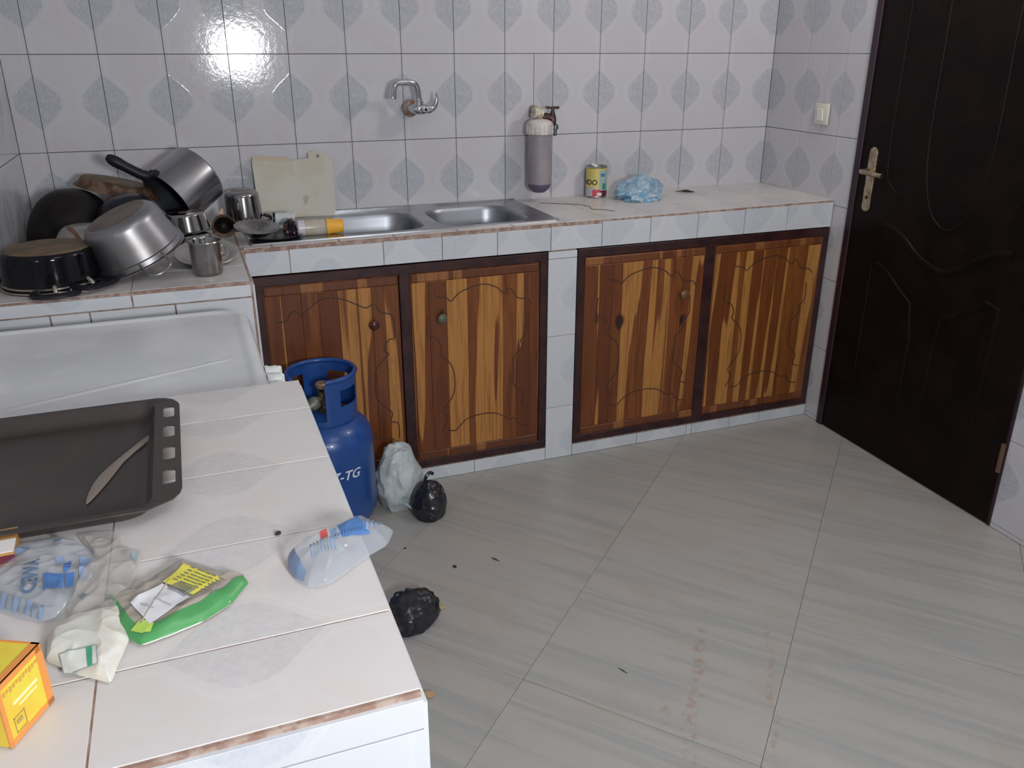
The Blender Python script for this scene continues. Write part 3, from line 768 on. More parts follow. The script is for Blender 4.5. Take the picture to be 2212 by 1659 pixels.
# ------------------------------------------------------------------ gas cooker between the counters
M_ENAM = mat('white_enamel', (.76, .78, .78), .30, coat=.1, col2=(.66, .68, .69), scale=3)
M_ENAMD = mat('white_plastic_knob', (.66, .68, .66), .3)
ck_ = thing('gas_cooker', 'white enamel gas cooker with its lid closed between the two tiled counters', 'cooker', (0, 0, 0))
obj('cooker_body', box(-2.885, -2.325, -1.625, -.985, .0, .832, .006, seg=2), M_ENAM, ck_)
def lid():
    bm = NB(); prev = None
    x0, x1, y0, y1 = -2.902, -2.312, -1.632, -1.010
    def rrect(x0, x1, y0, y1, r, n=6):
        out = []
        for cx, cy, a, q in ((x1-r, y1-r, 0, r), (x0+.01, y1-.01, 90, .01), (x0+.01, y0+.01, 180, .01), (x1-r, y0+r, 270, r)):
            for i in range(n+1):
                t = R(a + 90*i/n); out.append((cx + q*math.cos(t), cy + q*math.sin(t)))
        return out
    for ins, z, r in ((.004, .836, .07), (0, .842, .075), (0, .856, .075), (.004, .864, .073), (.013, .869, .066), (.024, .8695, .055), (.030, .8665, .05), (.040, .8650, .045), (.10, .866, .03)):
        pts = rrect(x0+ins, x1-ins, y0+ins, y1-ins, r, 8)
        vs = [bm.verts.new((x, y, z)) for x, y in pts]
        if prev:
            for i in range(len(vs)): bm.faces.new((prev[i], prev[(i+1) % len(vs)], vs[(i+1) % len(vs)], vs[i]))
        else: bm.faces.new(vs[::-1])
        prev = vs
    bm.faces.new(prev); return bm
lo_ = obj('cooker_lid', lid(), M_ENAM, ck_, ang=50)
obj('lid_glint_ridge', tube([(-2.86, -1.570, .8378), (-2.62, -1.485, .8378), (-2.40, -1.407, .8372), (-2.36, -1.393, .8350)], [.03]*4, 48), M_ENAM, lo_)  # low ridge shaped to catch light, standing for a reflected streak
obj('lid_glint_bead', tube([(-2.895, -1.588, .8500), (-2.40, -1.588, .8500), (-2.37, -1.588, .8470)], [.0185]*3, 40), M_ENAM, lo_)  # bead added so the front of the lid shows a bright line
obj('control_panel', box(-2.326, -2.306, -1.62, -.99, .72, .830, .006, seg=2), M_ENAM, ck_)
M_TRIM = mat('grey_trim', (.35, .33, .32), .5)
for i, yy in enumerate((-1.585, -1.535, -1.485, -1.435, -1.385)):
    kb = obj('knob', lathe([(0, 0), (.022, 0), (.0225, .006), (.020, .009), (.0205, .024), (.018, .029), (0, .030)], 24, axis_mat((-2.306, yy, .813), (1, 0, 0), (0, 1, 0)), closed=False), M_ENAMD, ck_)
    obj('grip', box(-2.283, -2.270, yy-.0045, yy+.0045, .796, .832, .003), M_ENAMD, kb)
obj('oven_door', box(-2.326, -2.304, -1.61, -1.00, .18, .70, .006), M_ENAM, ck_)

# ------------------------------------------------------------------ cookware heap on the left end of the back counter
M_BLKEN = mat('black_enamel', (.004, .004, .006), .10, spec=.32)
M_BURNT = mat('burnt_pan_bottom', (.20, .13, .075), .6, .25, col2=(.11, .085, .05), scale=16, lo=.38, hi=.62, bump=.2, bscale=90)
M_ALU = mat('worn_aluminium', (.33, .335, .36), .34, .92, col2=(.25, .235, .225), scale=6, lo=.4, hi=.7, rvar=.2)
M_ALUB = mat('scorched_aluminium', (.25, .21, .185), .45, .85, col2=(.19, .14, .11), scale=9)
M_ALU2 = mat('spun_aluminium', (.40, .405, .43), .27, .97, col2=(.34, .34, .36), scale=4)
M_DKNS = mat('dark_nonstick', (.022, .024, .034), .28, .2, col2=(.03, .028, .034), scale=10, spec=.35)
M_STL = mat('polished_steel', (.38, .38, .385), .15, 1, col2=(.29, .275, .265), scale=12)
M_BAKE = mat('black_bakelite', (.010, .010, .015), .42, spec=.3)
M_RIMS = mat('rim_metal', (.55, .53, .45), .25, 1)
M_SOOT = mat('sooty_wok', (.007, .006, .007), .48, .0, col2=(.013, .010, .010), scale=20, bump=.12, bscale=60, spec=.2)
M_RUSTP = mat('rusted_pan', (.085, .040, .022), .62, .3, col2=(.20, .13, .085), scale=22, lo=.4, hi=.6, bump=.3, bscale=80)
M_INT = mat('dark_pot_inside', (.05, .055, .07), .45, .6)

def pot_profile(rb, rt, h, th=.003, rnd=.02, lip=.004):
    """closed profile, base at z=0, mouth at z=h"""
    out = [(0, 0), (rb-rnd, 0)]
    for i in range(1, 6):
        a = R(-90 + 18*i); out.append((rb-rnd+rnd*math.cos(a), rnd+rnd*math.sin(a)))
    out += [(rt, h-lip), (rt+lip, h-lip*.5), (rt+lip, h), (rt-th, h)]
    out += [(rb-th, rnd), (rb-rnd, th), (0, th)]
    return out
def bowl_profile(r, h, th=.003, flat=.25, n=9, lip=.004):
    pts = [(0, 0)]
    for i in range(n+1):
        t = i/n; a = t*math.pi/2; rr = r*(flat + (1-flat)*math.sin(a)) if i else r*flat
        pts.append((rr, h*(1-math.cos(a))))
    inner = [(max(p[0]-th, 0), p[1]+th) for p in pts[1:]][::-1]
    return pts + [(r+lip, h), (r+lip, h+.002)] + inner[1:] + [(0, th)]
def cookware(name, label, cat, base, o, prof, m, body='body', hint=(1, 0, 0), n=56, ztarget=None, group=None, **k):
    M = axis_mat(base, o, hint)
    if ztarget is not None:
        lo = min((M @ V((r*math.cos(2*math.pi*i/48), r*math.sin(2*math.pi*i/48), z))).z for r, z in prof for i in range(48))
        M.translation.z += ztarget - lo
    t = thing(name, label, cat, mat=M, group=group)
    obj(body, lathe(prof, n, closed=False, **k), m, t, ang=50)
    return t
def arc_handle(ang, r, z, width, reach, m, t, thick=.006, name='handle', lift=0, flat=.7):
    c, s = math.cos(ang), math.sin(ang); e = V((c, s, 0)); f = V((-s, c, 0))
    P = [e*(r-.004)-f*width/2 + V((0,0,z)), e*(r+reach*.75)-f*width/2 + V((0,0,z+lift*.7)), e*(r+reach)-f*width*.22 + V((0,0,z+lift)),
         e*(r+reach)+f*width*.22 + V((0,0,z+lift)), e*(r+reach*.75)+f*width/2 + V((0,0,z+lift*.7)), e*(r-.004)+f*width/2 + V((0,0,z))]
    return obj(name, tube(smooth_path(P, 5), thick, 10, up=(0, 0, 1), flat=flat), m, t)

def zc(x): return ztop(x) + .0008
# 1 black enamel pot, upside down at the front left
t = cookware('black_pot', 'black enamel pot upside down with scorched brown bottom, leftmost at the front of the heap', 'pot', (-2.775, -.735, 1.0), (0, 0, -1),
    pot_profile(.113, .119, .100, rnd=.016, lip=.003), M_BLKEN, ztarget=zc(-2.78))
obj('scorched_bottom', lathe([(0, -.0012), (.097, -.0012), (.104, .001), (.109, .007), (.098, .0008), (0, .0003)], 56, closed=False), M_BURNT, t)
obj('rim_band', lathe([(.1185, .083), (.1215, .084), (.1215, .088), (.1185, .089)], 56), M_RIMS, t)
obj('rim_band', lathe([(.1205, .093), (.1245, .094), (.1245, .098), (.1205, .099)], 56), M_RIMS, t)
def bake_handle(t, ang, r, z, w=.090, reach=.052):
    hb = arc_handle(ang, r, z, w, reach, M_BAKE, t, .0125, flat=.5)
    c, s = math.cos(ang), math.sin(ang)
    obj('handle_bracket', tube([V((c*(r-.002), s*(r-.002), z-.012)), V((c*(r+.010), s*(r+.010), z-.006)), V((c*(r+.014), s*(r+.014), z+.002))], .006, 8), M_RIMS, hb)
bake_handle(t, R(82), .119, .0915); bake_handle(t, R(40), .119, .086)
bake_handle(t, R(222), .119, .0915, reach=.02)
# 2 big aluminium pot tipped on its rim
t = cookware('aluminium_pot', 'large worn aluminium pot turned over and leaning, wire loop handle at its rim', 'pot', (-2.600, -.715, 1.02), (.38, .12, -.91),
    pot_profile(.104, .119, .125, rnd=.030, lip=.005), M_ALU, ztarget=zc(-2.6))
obj('scorched_base', lathe([(0, -.001), (.074, -.001), (.0872, .0035), (.097, .0135), (.0955, .013), (.086, .0045), (.074, .0005), (0, .0005)], 56, closed=False), M_ALUB, t)
obj('rim_band', lathe([(.1165, .104), (.1215, .106), (.1225, .112), (.1175, .113)], 56), M_ALU, t)
arc_handle(R(73), .120, .108, .064, .052, M_ALU2, t, .0038, 'wire_handle', .028, flat=1)
arc_handle(R(258), .120, .108, .060, .030, M_ALU2, t, .0040, 'wire_handle', .012, flat=1)
# 3 deep sooty wok against the wall
t = cookware('sooty_wok', 'deep soot-black round-bottomed pot turned over in the left corner', 'pot', (-2.758, -.262, 1.085), (.0, .0, -1),
    bowl_profile(.138, .176, flat=.12, n=12), M_SOOT, ztarget=zc(-2.76))
arc_handle(R(120), .138, .170, .06, .022, M_SOOT, t, .005)
# 4 second dark pan
t = cookware('dark_saucepan', 'dark shiny round-bottomed pan turned over beside the soot-black pot', 'pan', (-2.600, -.345, 1.05), (.10, .05, -1),
    bowl_profile(.108, .150, flat=.2, n=12), M_DKNS, ztarget=zc(-2.6))
# 5 rusted frying pan on top
t = cookware('rusty_frying_pan', 'rusted brown frying pan turned over on top of the dark pots', 'pan', (-2.615, -.175, 1.088), (-.25, -.03, -.97),
    pot_profile(.112, .126, .034, rnd=.014, lip=.002), M_RUSTP)
obj('burnt_crust', lathe([(0, -.0015), (.088, -.0015), (.0975, .001), (.0955, .0008), (0, .0003)], 48, closed=False), M_BURNT, t)
# 6 tall saucepan lying on its side, long black handle
sx = V((-.74, -.46, -.50)).normalized()
M0 = axis_mat(V((-2.365, -.190, 1.108)), sx, (0, 0, 1))
t = thing('long_handled_saucepan', 'tall brushed aluminium saucepan lying tilted with long black handle pointing up left', 'saucepan', mat=M0)
obj('body', lathe(pot_profile(.098, .099, .150, rnd=.010, lip=.0015), 64, closed=False), M_ALU2, t, ang=50)
obj('inside', lathe([(0, .0045), (.090, .0045), (.0955, .012), (.0955, .1485), (.0945, .1485), (.094, .014), (.088, .0065), (0, .006)], 56, closed=False), M_INT, t)
inv = M0.inverted()
hp = [inv @ V(q) for q in ((-2.505, -.305, 1.125), (-2.525, -.315, 1.118), (-2.548, -.318, 1.128), (-2.59, -.32, 1.155), (-2.628, -.32, 1.180))]
obj('handle', tube(smooth_path(hp, 5), [.011]*4+[.0165]*4+[.015, .0165]+[.0155]*5+[.0165, .0175, .0175, .0165, .014, .008][:6], 12), M_BAKE, t)
obj('handle_bracket', tube([inv @ V(q) for q in ((-2.482, -.285, 1.112), (-2.500, -.300, 1.122), (-2.515, -.31, 1.120))], [.011, .013, .010], 10), M_BAKE, t)
# 7 small steel pot upside down on the drainer
t = cookware('small_steel_pot', 'small steel pot upside down in front of the beige cutting board', 'pot', (-2.243, -.155, 1.04), (.02, .0, -1),
    pot_profile(.057, .064, .122, rnd=.022, lip=.005), M_STL, ztarget=ztop(-2.24)+.006)
obj('handle', tube(smooth_path([(.062, .02, .085), (.079, .022, .092), (.089, .02, .100), (.094, .02, .112)], 4), .0055, 8), M_BAKE, t)
obj('base_stain', lathe([(0, -.0008), (.034, -.0008), (.036, .0004), (0, .0004)], 40, closed=False), M_ALUB, t)
# 8 stacked steel tins
t = cookware('steel_bowl', 'lower of two small steel bowls stacked behind the steel cup', 'bowl', (-2.408, -.425, .955), (0, 0, -1), pot_profile(.046, .054, .046, rnd=.012), M_STL, ztarget=zc(-2.4))
t = cookware('steel_bowl', 'upper of two small steel bowls, resting on the other behind the steel cup', 'bowl', (-2.430, -.385, 1.01), (.04, 0, -1), pot_profile(.058, .068, .056, rnd=.008), M_STL, ztarget=.9535)
obj('base_disc', lathe([(0, -.0008), (.02, -.0008), (.021, .0004), (0, .0004)], 30, closed=False), M_ALUB, t)  # thin browner disc on the upturned base
# 9 small brown bowl facing the room
t = cookware('small_brown_bowl', 'small rusty brown round bowl on its side between the saucepan and steel pot', 'bowl', (-2.318, -.275, .955), (.05, -.85, -.28),
    bowl_profile(.036, .042, th=.004, flat=.3, n=8), mat('brown_clay', (.15, .085, .055), .6, col2=(.07, .045, .035), scale=30), ztarget=zc(-2.32))
obj('dark_inside', lathe([(0, .006), (.010, .007), (.024, .024), (.0275, .037), (.0255, .037), (.021, .024), (0, .0085)], 30, closed=False), M_SOOT, t)  # near-black lining over the inner face of the bowl
# wooden spoon tip sticking up behind it
t = thing('wooden_spatula', 'pale wooden spatula tip showing between the saucepan and the small steel pot', 'spatula', (-2.325, -.235, ztop(-2.32)))
bm = NB(); add_tube(bm, smooth_path([(-.03, -.03, .003), (-.016, -.005, .025), (.0, .02, .052), (.014, .035, .078)], 4), [.004, .004, .005, .006, .007, .009, .011, .012, .013, .012, .009, .006, .003], 10, flat=.35, up=(0, 1, 0))
obj('blade', bm, mat('pale_wood', (.50, .38, .30), .6), t)
# 10 fluted steel dish on a black tray
t = thing('black_tray', 'shallow black tray under the fluted steel dish at the sink end', 'tray', (-2.160, -.372, ztop(-2.185)+.0045))
obj('tray_body', lathe([(0, 0), (.070, 0), (.084, .008), (.0875, .009), (.0875, .011), (.083, .0105), (.069, .003), (0, .003)], 48, closed=False), M_DKNS, t)
t = thing('fluted_dish', 'small fluted steel dish tilted on the black tray', 'dish', mat=axis_mat((-2.222, -.400, ztop(-2.2)+.019), (.06, -.16, .97)))
bm = NB(); nseg = 96; rings = []
prof = [(0, 0), (.022, 0), (.030, .003), (.055, .020), (.068, .030), (.071, .0305), (.067, .0315), (.054, .0225), (.029, .0055), (.021, .0025), (0, .0025)]
add_lathe(bm, prof, nseg, closed=False)
for v in bm.verts:
    r = math.hypot(v.co.x, v.co.y)
    if r > .027:
        a = math.atan2(v.co.y, v.co.x); k = 1 + .035*math.cos(24*a)*min(1, (r-.027)/.03); v.co.x *= k; v.co.y *= k; v.co.z += .0012*math.cos(24*a)
obj('dish_body', bm, M_STL, t, ang=60)
# 11 white cup lying on its side
t = thing('white_plastic_cup', 'white plastic cup lying on its side against the cutting board', 'cup', mat=axis_mat((-2.155, -.225, ztop(-2.15)+.037), (1, -.12, -.04), (0, 0, 1)))
obj('cup_body', lathe([(0, 0), (.017, 0), (.019, .004), (.023, .070), (.0245, .072), (.0235, .074), (.0215, .072), (.017, .006), (0, .004)], 36, closed=False), mat('white_plastic', (.66, .70, .68), .35), t)
obj('dark_clip', lathe([(.0185, .002), (.021, .002), (.021, .010), (.0188, .010)], 24), M_BAKE, t)
# 12 scouring pad
t = thing('scouring_pad', 'dark tangled scouring pad with red flecks beside the plastic jar', 'scouring pad', (-2.112, -.345, ztop(-2.11)+.004))
crumple_blob('pad', t, (.020, .016, .030), 21, mat('tangled_wire', (.035, .035, .04), .35, .6, col2=(.28, .08, .09), scale=120, lo=.55, hi=.62), .55, 3.6, sub=4, flat=-.6)
bm = NB(); rs = random.Random(4)
for i in range(10):
    a = rs.uniform(0, 6.28); p0 = V((math.cos(a)*.017, math.sin(a)*.014, rs.uniform(.006, .04)))
    add_tube(bm, smooth_path([p0, p0*1.15 + V((0, 0, .006)), p0 + V((rs.uniform(-.012, .012), rs.uniform(-.012, .012), .010))], 3), .0009, 5)
obj('loose_wires', bm, M_STL, t)
# 13 plastic jar with yellow lid
JX = mat('cloudy_plastic', (.56, .47, .36), .25, col2=(.60, .56, .50), scale=14)
JX.node_tree.nodes['Principled BSDF'].inputs['Alpha'].default_value = .72
t = thing('plastic_jar', 'cloudy plastic jar with orange-yellow lid lying on the sink edge', 'jar', mat=axis_mat((-2.093, -.385, ztop(-2.09)+.0295), (1, -.05, .0), (0, 0, 1)))
obj('jar_body', lathe([(0, .0), (.020, .0), (.0245, .004), (.0255, .012), (.0255, .085), (.022, .096), (.0235, .0965), (.0235, .100), (0, .100)], 40, closed=False), JX, t)
obj('jar_base', lathe([(0, -.001), (.021, -.001), (.0256, .003), (.0262, .022), (.0257, .022), (.025, .005), (.0205, .0), (0, .0)], 40, closed=False), mat('cloudy_white', (.58, .58, .60), .3), t)
obj('jar_lid', lathe([(.0, .148), (.018, .148), (.0225, .143), (.0245, .104), (.0265, .100), (.0268, .093), (.0262, .093), (0, .096)], 40, closed=False), mat('orange_yellow_plastic', (.83, .42, .045), .35), t)
# 14 cutting board against the wall
t = thing('cutting_board', 'stained beige plastic cutting board leaning on the back wall', 'cutting board', mat=Matrix.Translation((0, -.052, ztop(-2.05)+.004)) @ Matrix.Rotation(-.17, 4, 'X'))
def prism(poly, y0, y1, hole=None, bev=.002):
    bm = NB(); 
    def ring(y): 
        vs = [bm.verts.new((p[0], y, p[1])) for p in poly]; es = [bm.edges.new((vs[i], vs[(i+1) % len(vs)])) for i in range(len(vs))]
        hv = he = []
        if hole: 
            hv = [bm.verts.new((hole[0]+hole[2]*math.cos(R(30*i)), y, hole[1]+hole[2]*math.sin(R(30*i)))) for i in range(12)]
            he = [bm.edges.new((hv[i], hv[(i+1) % 12])) for i in range(12)]
        bmesh.ops.triangle_fill(bm, edges=es+he, use_beauty=True); return vs, hv
    a, ha = ring(y0); b, hb = ring(y1)
    for A, B in ((a, b), (ha, hb)):
        for i in range(len(A)): bm.faces.new((A[i], A[(i+1) % len(A)], B[(i+1) % len(A)], B[i]))
    return bm
poly = [(-2.183, 0), (-1.917, 0), (-1.910, .02), (-1.906, .185), (-1.913, .205), (-1.925, .212), (-1.945, .228), (-1.968, .232), (-1.990, .225), (-1.990, .206), (-2.058, .200), (-2.060, .213), (-2.183, .220), (-2.187, .20)]
M_CB = mat('stained_beige_plastic', (.50, .485, .41), .5, col2=(.47, .43, .34), scale=8, lo=.45, hi=.62, bump=.08, bscale=40)
obj('board', prism(poly, -.005, .005, (-1.957, .212, .006)), M_CB, t)
obj('stain', prism([(-2.015+.009*math.cos(a)*(1+.3*math.sin(3*a))+.2*.020*math.sin(a), .060+.020*math.sin(a)*(1+.2*math.cos(2*a))) for a in [R(20*i) for i in range(18)]], -.0054, -.0049), mat('brown_stain', (.41, .37, .28), .6), t)
obj('brown_edge', prism([(-2.184, .205), (-2.060, .199), (-2.060, .213), (-2.183, .220)], -.0054, -.0049), mat('tan_edge', (.50, .41, .31), .6), t)
# 15 steel cup
t = thing('steel_cup', 'plain steel drinking cup standing upright at the front of the heap', 'cup', (-2.388, -.780, zc(-2.388)))
obj('cup_body', lathe([(0, 0), (.035, 0), (.038, .003), (.040, .010), (.0427, .088), (.0442, .090), (.0429, .0925), (.0413, .090), (.0385, .010), (0, .003)], 48, closed=False), M_STL, t)
obj('handle', tube(smooth_path([(.039, .010, .072), (.050, .012, .070), (.052, .012, .050), (.040, .010, .042)], 4), .0022, 8), M_STL, t)
# 16 steel lid leaning behind the cup
t = cookware('steel_plate', 'round steel plate leaning behind the steel cup', 'plate', (-2.385, -.625, .93), (0, -.24, .97),
    [(0, 0), (.060, 0), (.068, .004), (.075, .010), (.088, .013), (.0895, .0135), (.088, .015), (.074, .012), (.066, .006), (.059, .002), (0, .002)], mat('dull_steel_plate', (.47, .45, .43), .30, .75), ztarget=zc(-2.385))
# 17 basin behind the black pot with a rusty strap
t = cookware('metal_basin', 'grey metal basin turned over between the black pot and the large aluminium pot', 'basin', (-2.705, -.515, 1.0), (0, 0, -1),
    bowl_profile(.088, .108, flat=.45, n=8), mat('grey_basin_metal', (.42, .41, .40), .35, .8, col2=(.36, .33, .30), scale=8), ztarget=zc(-2.7))
obj('strap', tube(smooth_path([(-.035, .030, -.004), (-.022, .050, .004), (-.010, .068, .020), (.004, .080, .045)], 4), .0075, 8, flat=.3), mat('copper_strap', (.20, .10, .065), .5, .5), t)

# ------------------------------------------------------------------ baking tray and knife on the near counter
M_TRAY = mat('dark_grey_brown_enamel', (.050, .041, .038), .38, .25, col2=(.066, .052, .046), scale=5, rvar=.15)
zt = .9075
tr = thing('baking_tray', 'dark rectangular oven tray with slotted end on the near counter', 'baking tray', (0, 0, 0))
bm = NB()
def lp(pts, z):
    vs = [bm.verts.new((x, y, z)) for x, y in pts]; return vs, [bm.edges.new((vs[i], vs[(i+1) % len(vs)])) for i in range(len(vs))]
def bridge(A, B):
    for i in range(len(A)): bm.faces.new((A[i], A[(i+1) % len(A)], B[(i+1) % len(A)], B[i]))
X0, X1, Y0, Y1 = -2.895, -2.4725, -2.1437, -1.7496
outer = [(X0, Y0), (X1-.045, Y0), (X1-.012, Y0+.020), (X1-.003, Y0+.035), (X1, Y0+.050), (X1, Y1-.040), (X1-.003, Y1-.028), (X1-.010, Y1-.014), (X1-.022, Y1-.004), (X1-.035, Y1), (X0, Y1)]
o1, e1 = lp(outer, zt+.0245)
slots = []
for yc in (-1.8180, -1.8966, -1.9773, -2.0559):
    slots.append(lp(rrect(-2.4973, -2.4807, yc-.0215, yc+.0215, .004, 2), zt+.0245))
pit = rrect(X0+.008, -2.510, Y0+.010, Y1-.010, .022, 5)
p1, pe = lp(pit, zt+.0245)
bmesh.ops.triangle_fill(bm, edges=e1+pe+[e for s_ in slots for e in s_[1]], use_beauty=True)
def ins(pts, d, z):
    cx = (X0-2.510)/2; cy = (Y0+Y1)/2
    return lp([(x - d*(1 if x > cx else -1), y - d*(1 if y > cy else -1)) for x, y in pts], z)[0]
a1 = ins(pit, .003, zt+.020); a2 = ins(pit, .008, zt+.009); a3 = ins(pit, .014, zt+.0035); a4 = ins(pit, .024, zt+.002)
bridge(p1, a1); bridge(a1, a2); bridge(a2, a3); bridge(a3, a4); bm.faces.new(a4)
# underside
o2, _ = lp(outer, zt+.0225); bridge(o1, o2)
q1 = lp(pit, zt+.0225)
slots2 = [lp([(v.co.x, v.co.y) for v in s_[0]], zt+.0225) for s_ in slots]
e2 = [bm.edges.get((o2[i], o2[(i+1) % len(o2)])) for i in range(len(o2))]
bmesh.ops.triangle_fill(bm, edges=e2+q1[1]+[e for s_ in slots2 for e in s_[1]], use_beauty=True)
for s_, s2 in zip(slots, slots2): bridge(s_[0], s2[0])
u1 = ins(pit, .000, zt+.019); u2 = ins(pit, .007, zt+.007); u3 = ins(pit, .016, zt+.0006)
bridge(q1[0], u1); bridge(u1, u2); bridge(u2, u3); bm.faces.new(u3)
obj('tray_pan', bm, M_TRAY, tr, ang=50)
kn = thing('table_knife', 'dull brown-grey knife lying diagonally in the baking tray', 'knife', (0, 0, zt+.0035))
prf = [(-.110, .000), (-.100, .0035), (-.080, .0065), (-.055, .0088), (-.03, .0095), (-.01, .0085), (.015, .0062), (.05, .0056), (.09, .0062), (.105, .0055), (.111, .003)]
ka, kb_ = V((-2.6005, -2.059)), V((-2.517, -1.852)); kd = (kb_-ka).normalized(); kn_ = V((-kd.y, kd.x)); km_ = (ka+kb_)/2
bm = NB(); rows_ = []
for x, wv in prf:
    bend = .012*math.sin((x+.11)/.22*math.pi*1.0) - .004
    c_ = km_ + kd*x + kn_*bend
    z2 = .0030 if x > .0 else .0016
    wv = max(wv, .0006)
    rows_.append([bm.verts.new((c_.x+kn_.x*q*wv, c_.y+kn_.y*q*wv, zz_)) for q, zz_ in ((-1, 0), (-1, z2*.6), (-.4, z2), (.4, z2), (1, z2*.6), (1, 0))])
for A, B in zip(rows_, rows_[1:]):
    for i in range(6): bm.faces.new((A[i], A[(i+1) % 6], B[(i+1) % 6], B[i]))
bm.faces.new(rows_[0]); bm.faces.new(rows_[-1][::-1])
obj('knife_body', bm, mat('dull_knife', (.26, .215, .185), .45, .3), kn)

# ------------------------------------------------------------------ packets on the near counter
ZN = .9085
FILM = plastic('clear_film', (.56, .60, .66), .30, .08)
FILMW = plastic('milky_film', (.55, .53, .49), .34, .12)
INK = mat('blue_ink', (.07, .17, .40), .35); INK2 = mat('faded_blue_ink', (.22, .31, .47), .4); INK3 = mat('grey_teal_ink', (.24, .31, .36), .45)
PA = [(-2.6756,-2.1017),(-2.6347,-2.1149),(-2.5997,-2.1516),(-2.5757,-2.1941),(-2.575,-2.2411),(-2.5952,-2.2857),(-2.6082,-2.3158),(-2.6217,-2.314),(-2.6436,-2.298),(-2.6718,-2.2725),(-2.6849,-2.2188),(-2.6798,-2.1756),(-2.6761,-2.1337)]
pa = Packet([(x, min(y, -2.136)) for x, y in PA], .007, .0055, ZN, 3.1, 17)
t = thing('water_sachet', 'crumpled empty clear sachet with blue blocks and the letters CEWA below the tray', 'water sachet', (0, 0, 0))
obj('film', pa.mesh(), FILM, t, ang=25)
obj('print_block', pa.patch([(-2.6258,-2.2354),(-2.6039,-2.2408),(-2.6035,-2.268),(-2.6212,-2.2753)]), INK, t)
obj('print_block', pa.patch([(-2.6071,-2.2172),(-2.5993,-2.2119),(-2.5971,-2.2364),(-2.6039,-2.2408)], .0015), INK, t)
obj('print_block', pa.patch([(-2.5905,-2.205),(-2.5792,-2.2100),(-2.5813,-2.2474),(-2.5879,-2.2537)]), INK2, t)
obj('print_block', pa.patch([(-2.6028,-2.2412),(-2.5935,-2.2410),(-2.5935,-2.2640),(-2.6018,-2.266)]), INK, t)
obj('print_block', pa.patch([(-2.685+.006,-2.235),(-2.668,-2.249),(-2.669,-2.266),(-2.679,-2.255)]), INK, t)
for i in range(7):
    f = i/7; a = V((-2.6640, -2.2565)).lerp(V((-2.6150, -2.2985)), f); b = a + V((.0042, -.0036)); dn = V((-.0012, -.021))
    obj('print_bar', pa.patch([a, b, b+dn, a+dn], .0014, 6), INK3 if i % 2 else INK2, t)
obj('lettering', pa.text('CEWA', (-2.6290, -2.2700), (-.06, 1), .0215, .0028, bold=.0009), mat('slate_blue_ink', (.10, .16, .26), .45), t)

PBp = [(-2.6157,-2.1198),(-2.5836,-2.1187),(-2.5551,-2.1429),(-2.5466,-2.1888),(-2.5235,-2.2064),(-2.5252,-2.2398),(-2.5313,-2.2841),(-2.5396,-2.3159),(-2.5311,-2.382),(-2.5396,-2.4168),(-2.5452,-2.445),(-2.5768,-2.4205),(-2.6077,-2.3871),(-2.6108,-2.3516),(-2.5983,-2.3023),(-2.588,-2.2605),(-2.575,-2.2051)]
def half(P, f): return [p for p in P if f(p)]
pb1 = Packet([(-2.588,-2.2405),(-2.575,-2.2051),(-2.590,-2.155),(-2.6007,-2.140),(-2.5836,-2.138),(-2.5551,-2.1469),(-2.5466,-2.1888),(-2.5235,-2.2064),(-2.5252,-2.2398),(-2.5313,-2.2841),(-2.5396,-2.3159),(-2.545,-2.345),(-2.59,-2.345),(-2.597,-2.3023)], .005, .0065, ZN+.001, 9.4, 19)
pb2 = Packet([(-2.606,-2.335),(-2.590,-2.318),(-2.5396,-2.3159),(-2.5311,-2.382),(-2.5396,-2.4168),(-2.5452,-2.445),(-2.5768,-2.4205),(-2.6077,-2.3871),(-2.6108,-2.3516)], .013, .0030, ZN+.0005, 5.2, 16)
t = thing('clear_plastic_bag', 'open clear plastic bag of white powder with small green mark, centre of the packets', 'plastic bag', (0, 0, 0))
obj('film', pb1.mesh(), FILMW, t, ang=25)
M_POW = mat('white_powder_in_film', (.66, .66, .60), .45, col2=(.60, .57, .50), scale=25)
obj('filled_end', pb2.mesh(), M_POW, t, ang=30)
M_TEAL = mat('grey_line_print', (.30, .36, .38), .5)
a, b, c, d = [V(q) for q in ((-2.5934,-2.3946),(-2.5583,-2.4007),(-2.556,-2.4263),(-2.5888,-2.4164))]
obj('label', pb2.patch([a, b, c, d], .0010), mat('pale_label', (.68, .71, .66), .5), t)
for p, q in ((a, b), (b, c), (c, d), (d, a)):
    n_ = V((-(q-p).y, (q-p).x)).normalized()*.0004
    obj('label_line', pb2.patch([p-n_, q-n_, q+n_, p+n_], .0014, 8), M_TEAL, t)
obj('label_mark', pb2.patch([b.lerp(a, .28), b.lerp(a, .12), c.lerp(d, .16), c.lerp(d, .30)], .0016, 6), mat('green_leaf_print', (.05, .36, .22), .5), t)
for q in ([(-2.5816,-2.290),(-2.5734,-2.3016),(-2.5787,-2.308),(-2.5863,-2.2962)], [(-2.5322,-2.2250),(-2.5267,-2.2270),(-2.5272,-2.2410),(-2.5328,-2.2380)]):
    obj('print_mark', pb1.patch(q, .0014, 6), INK3, t)

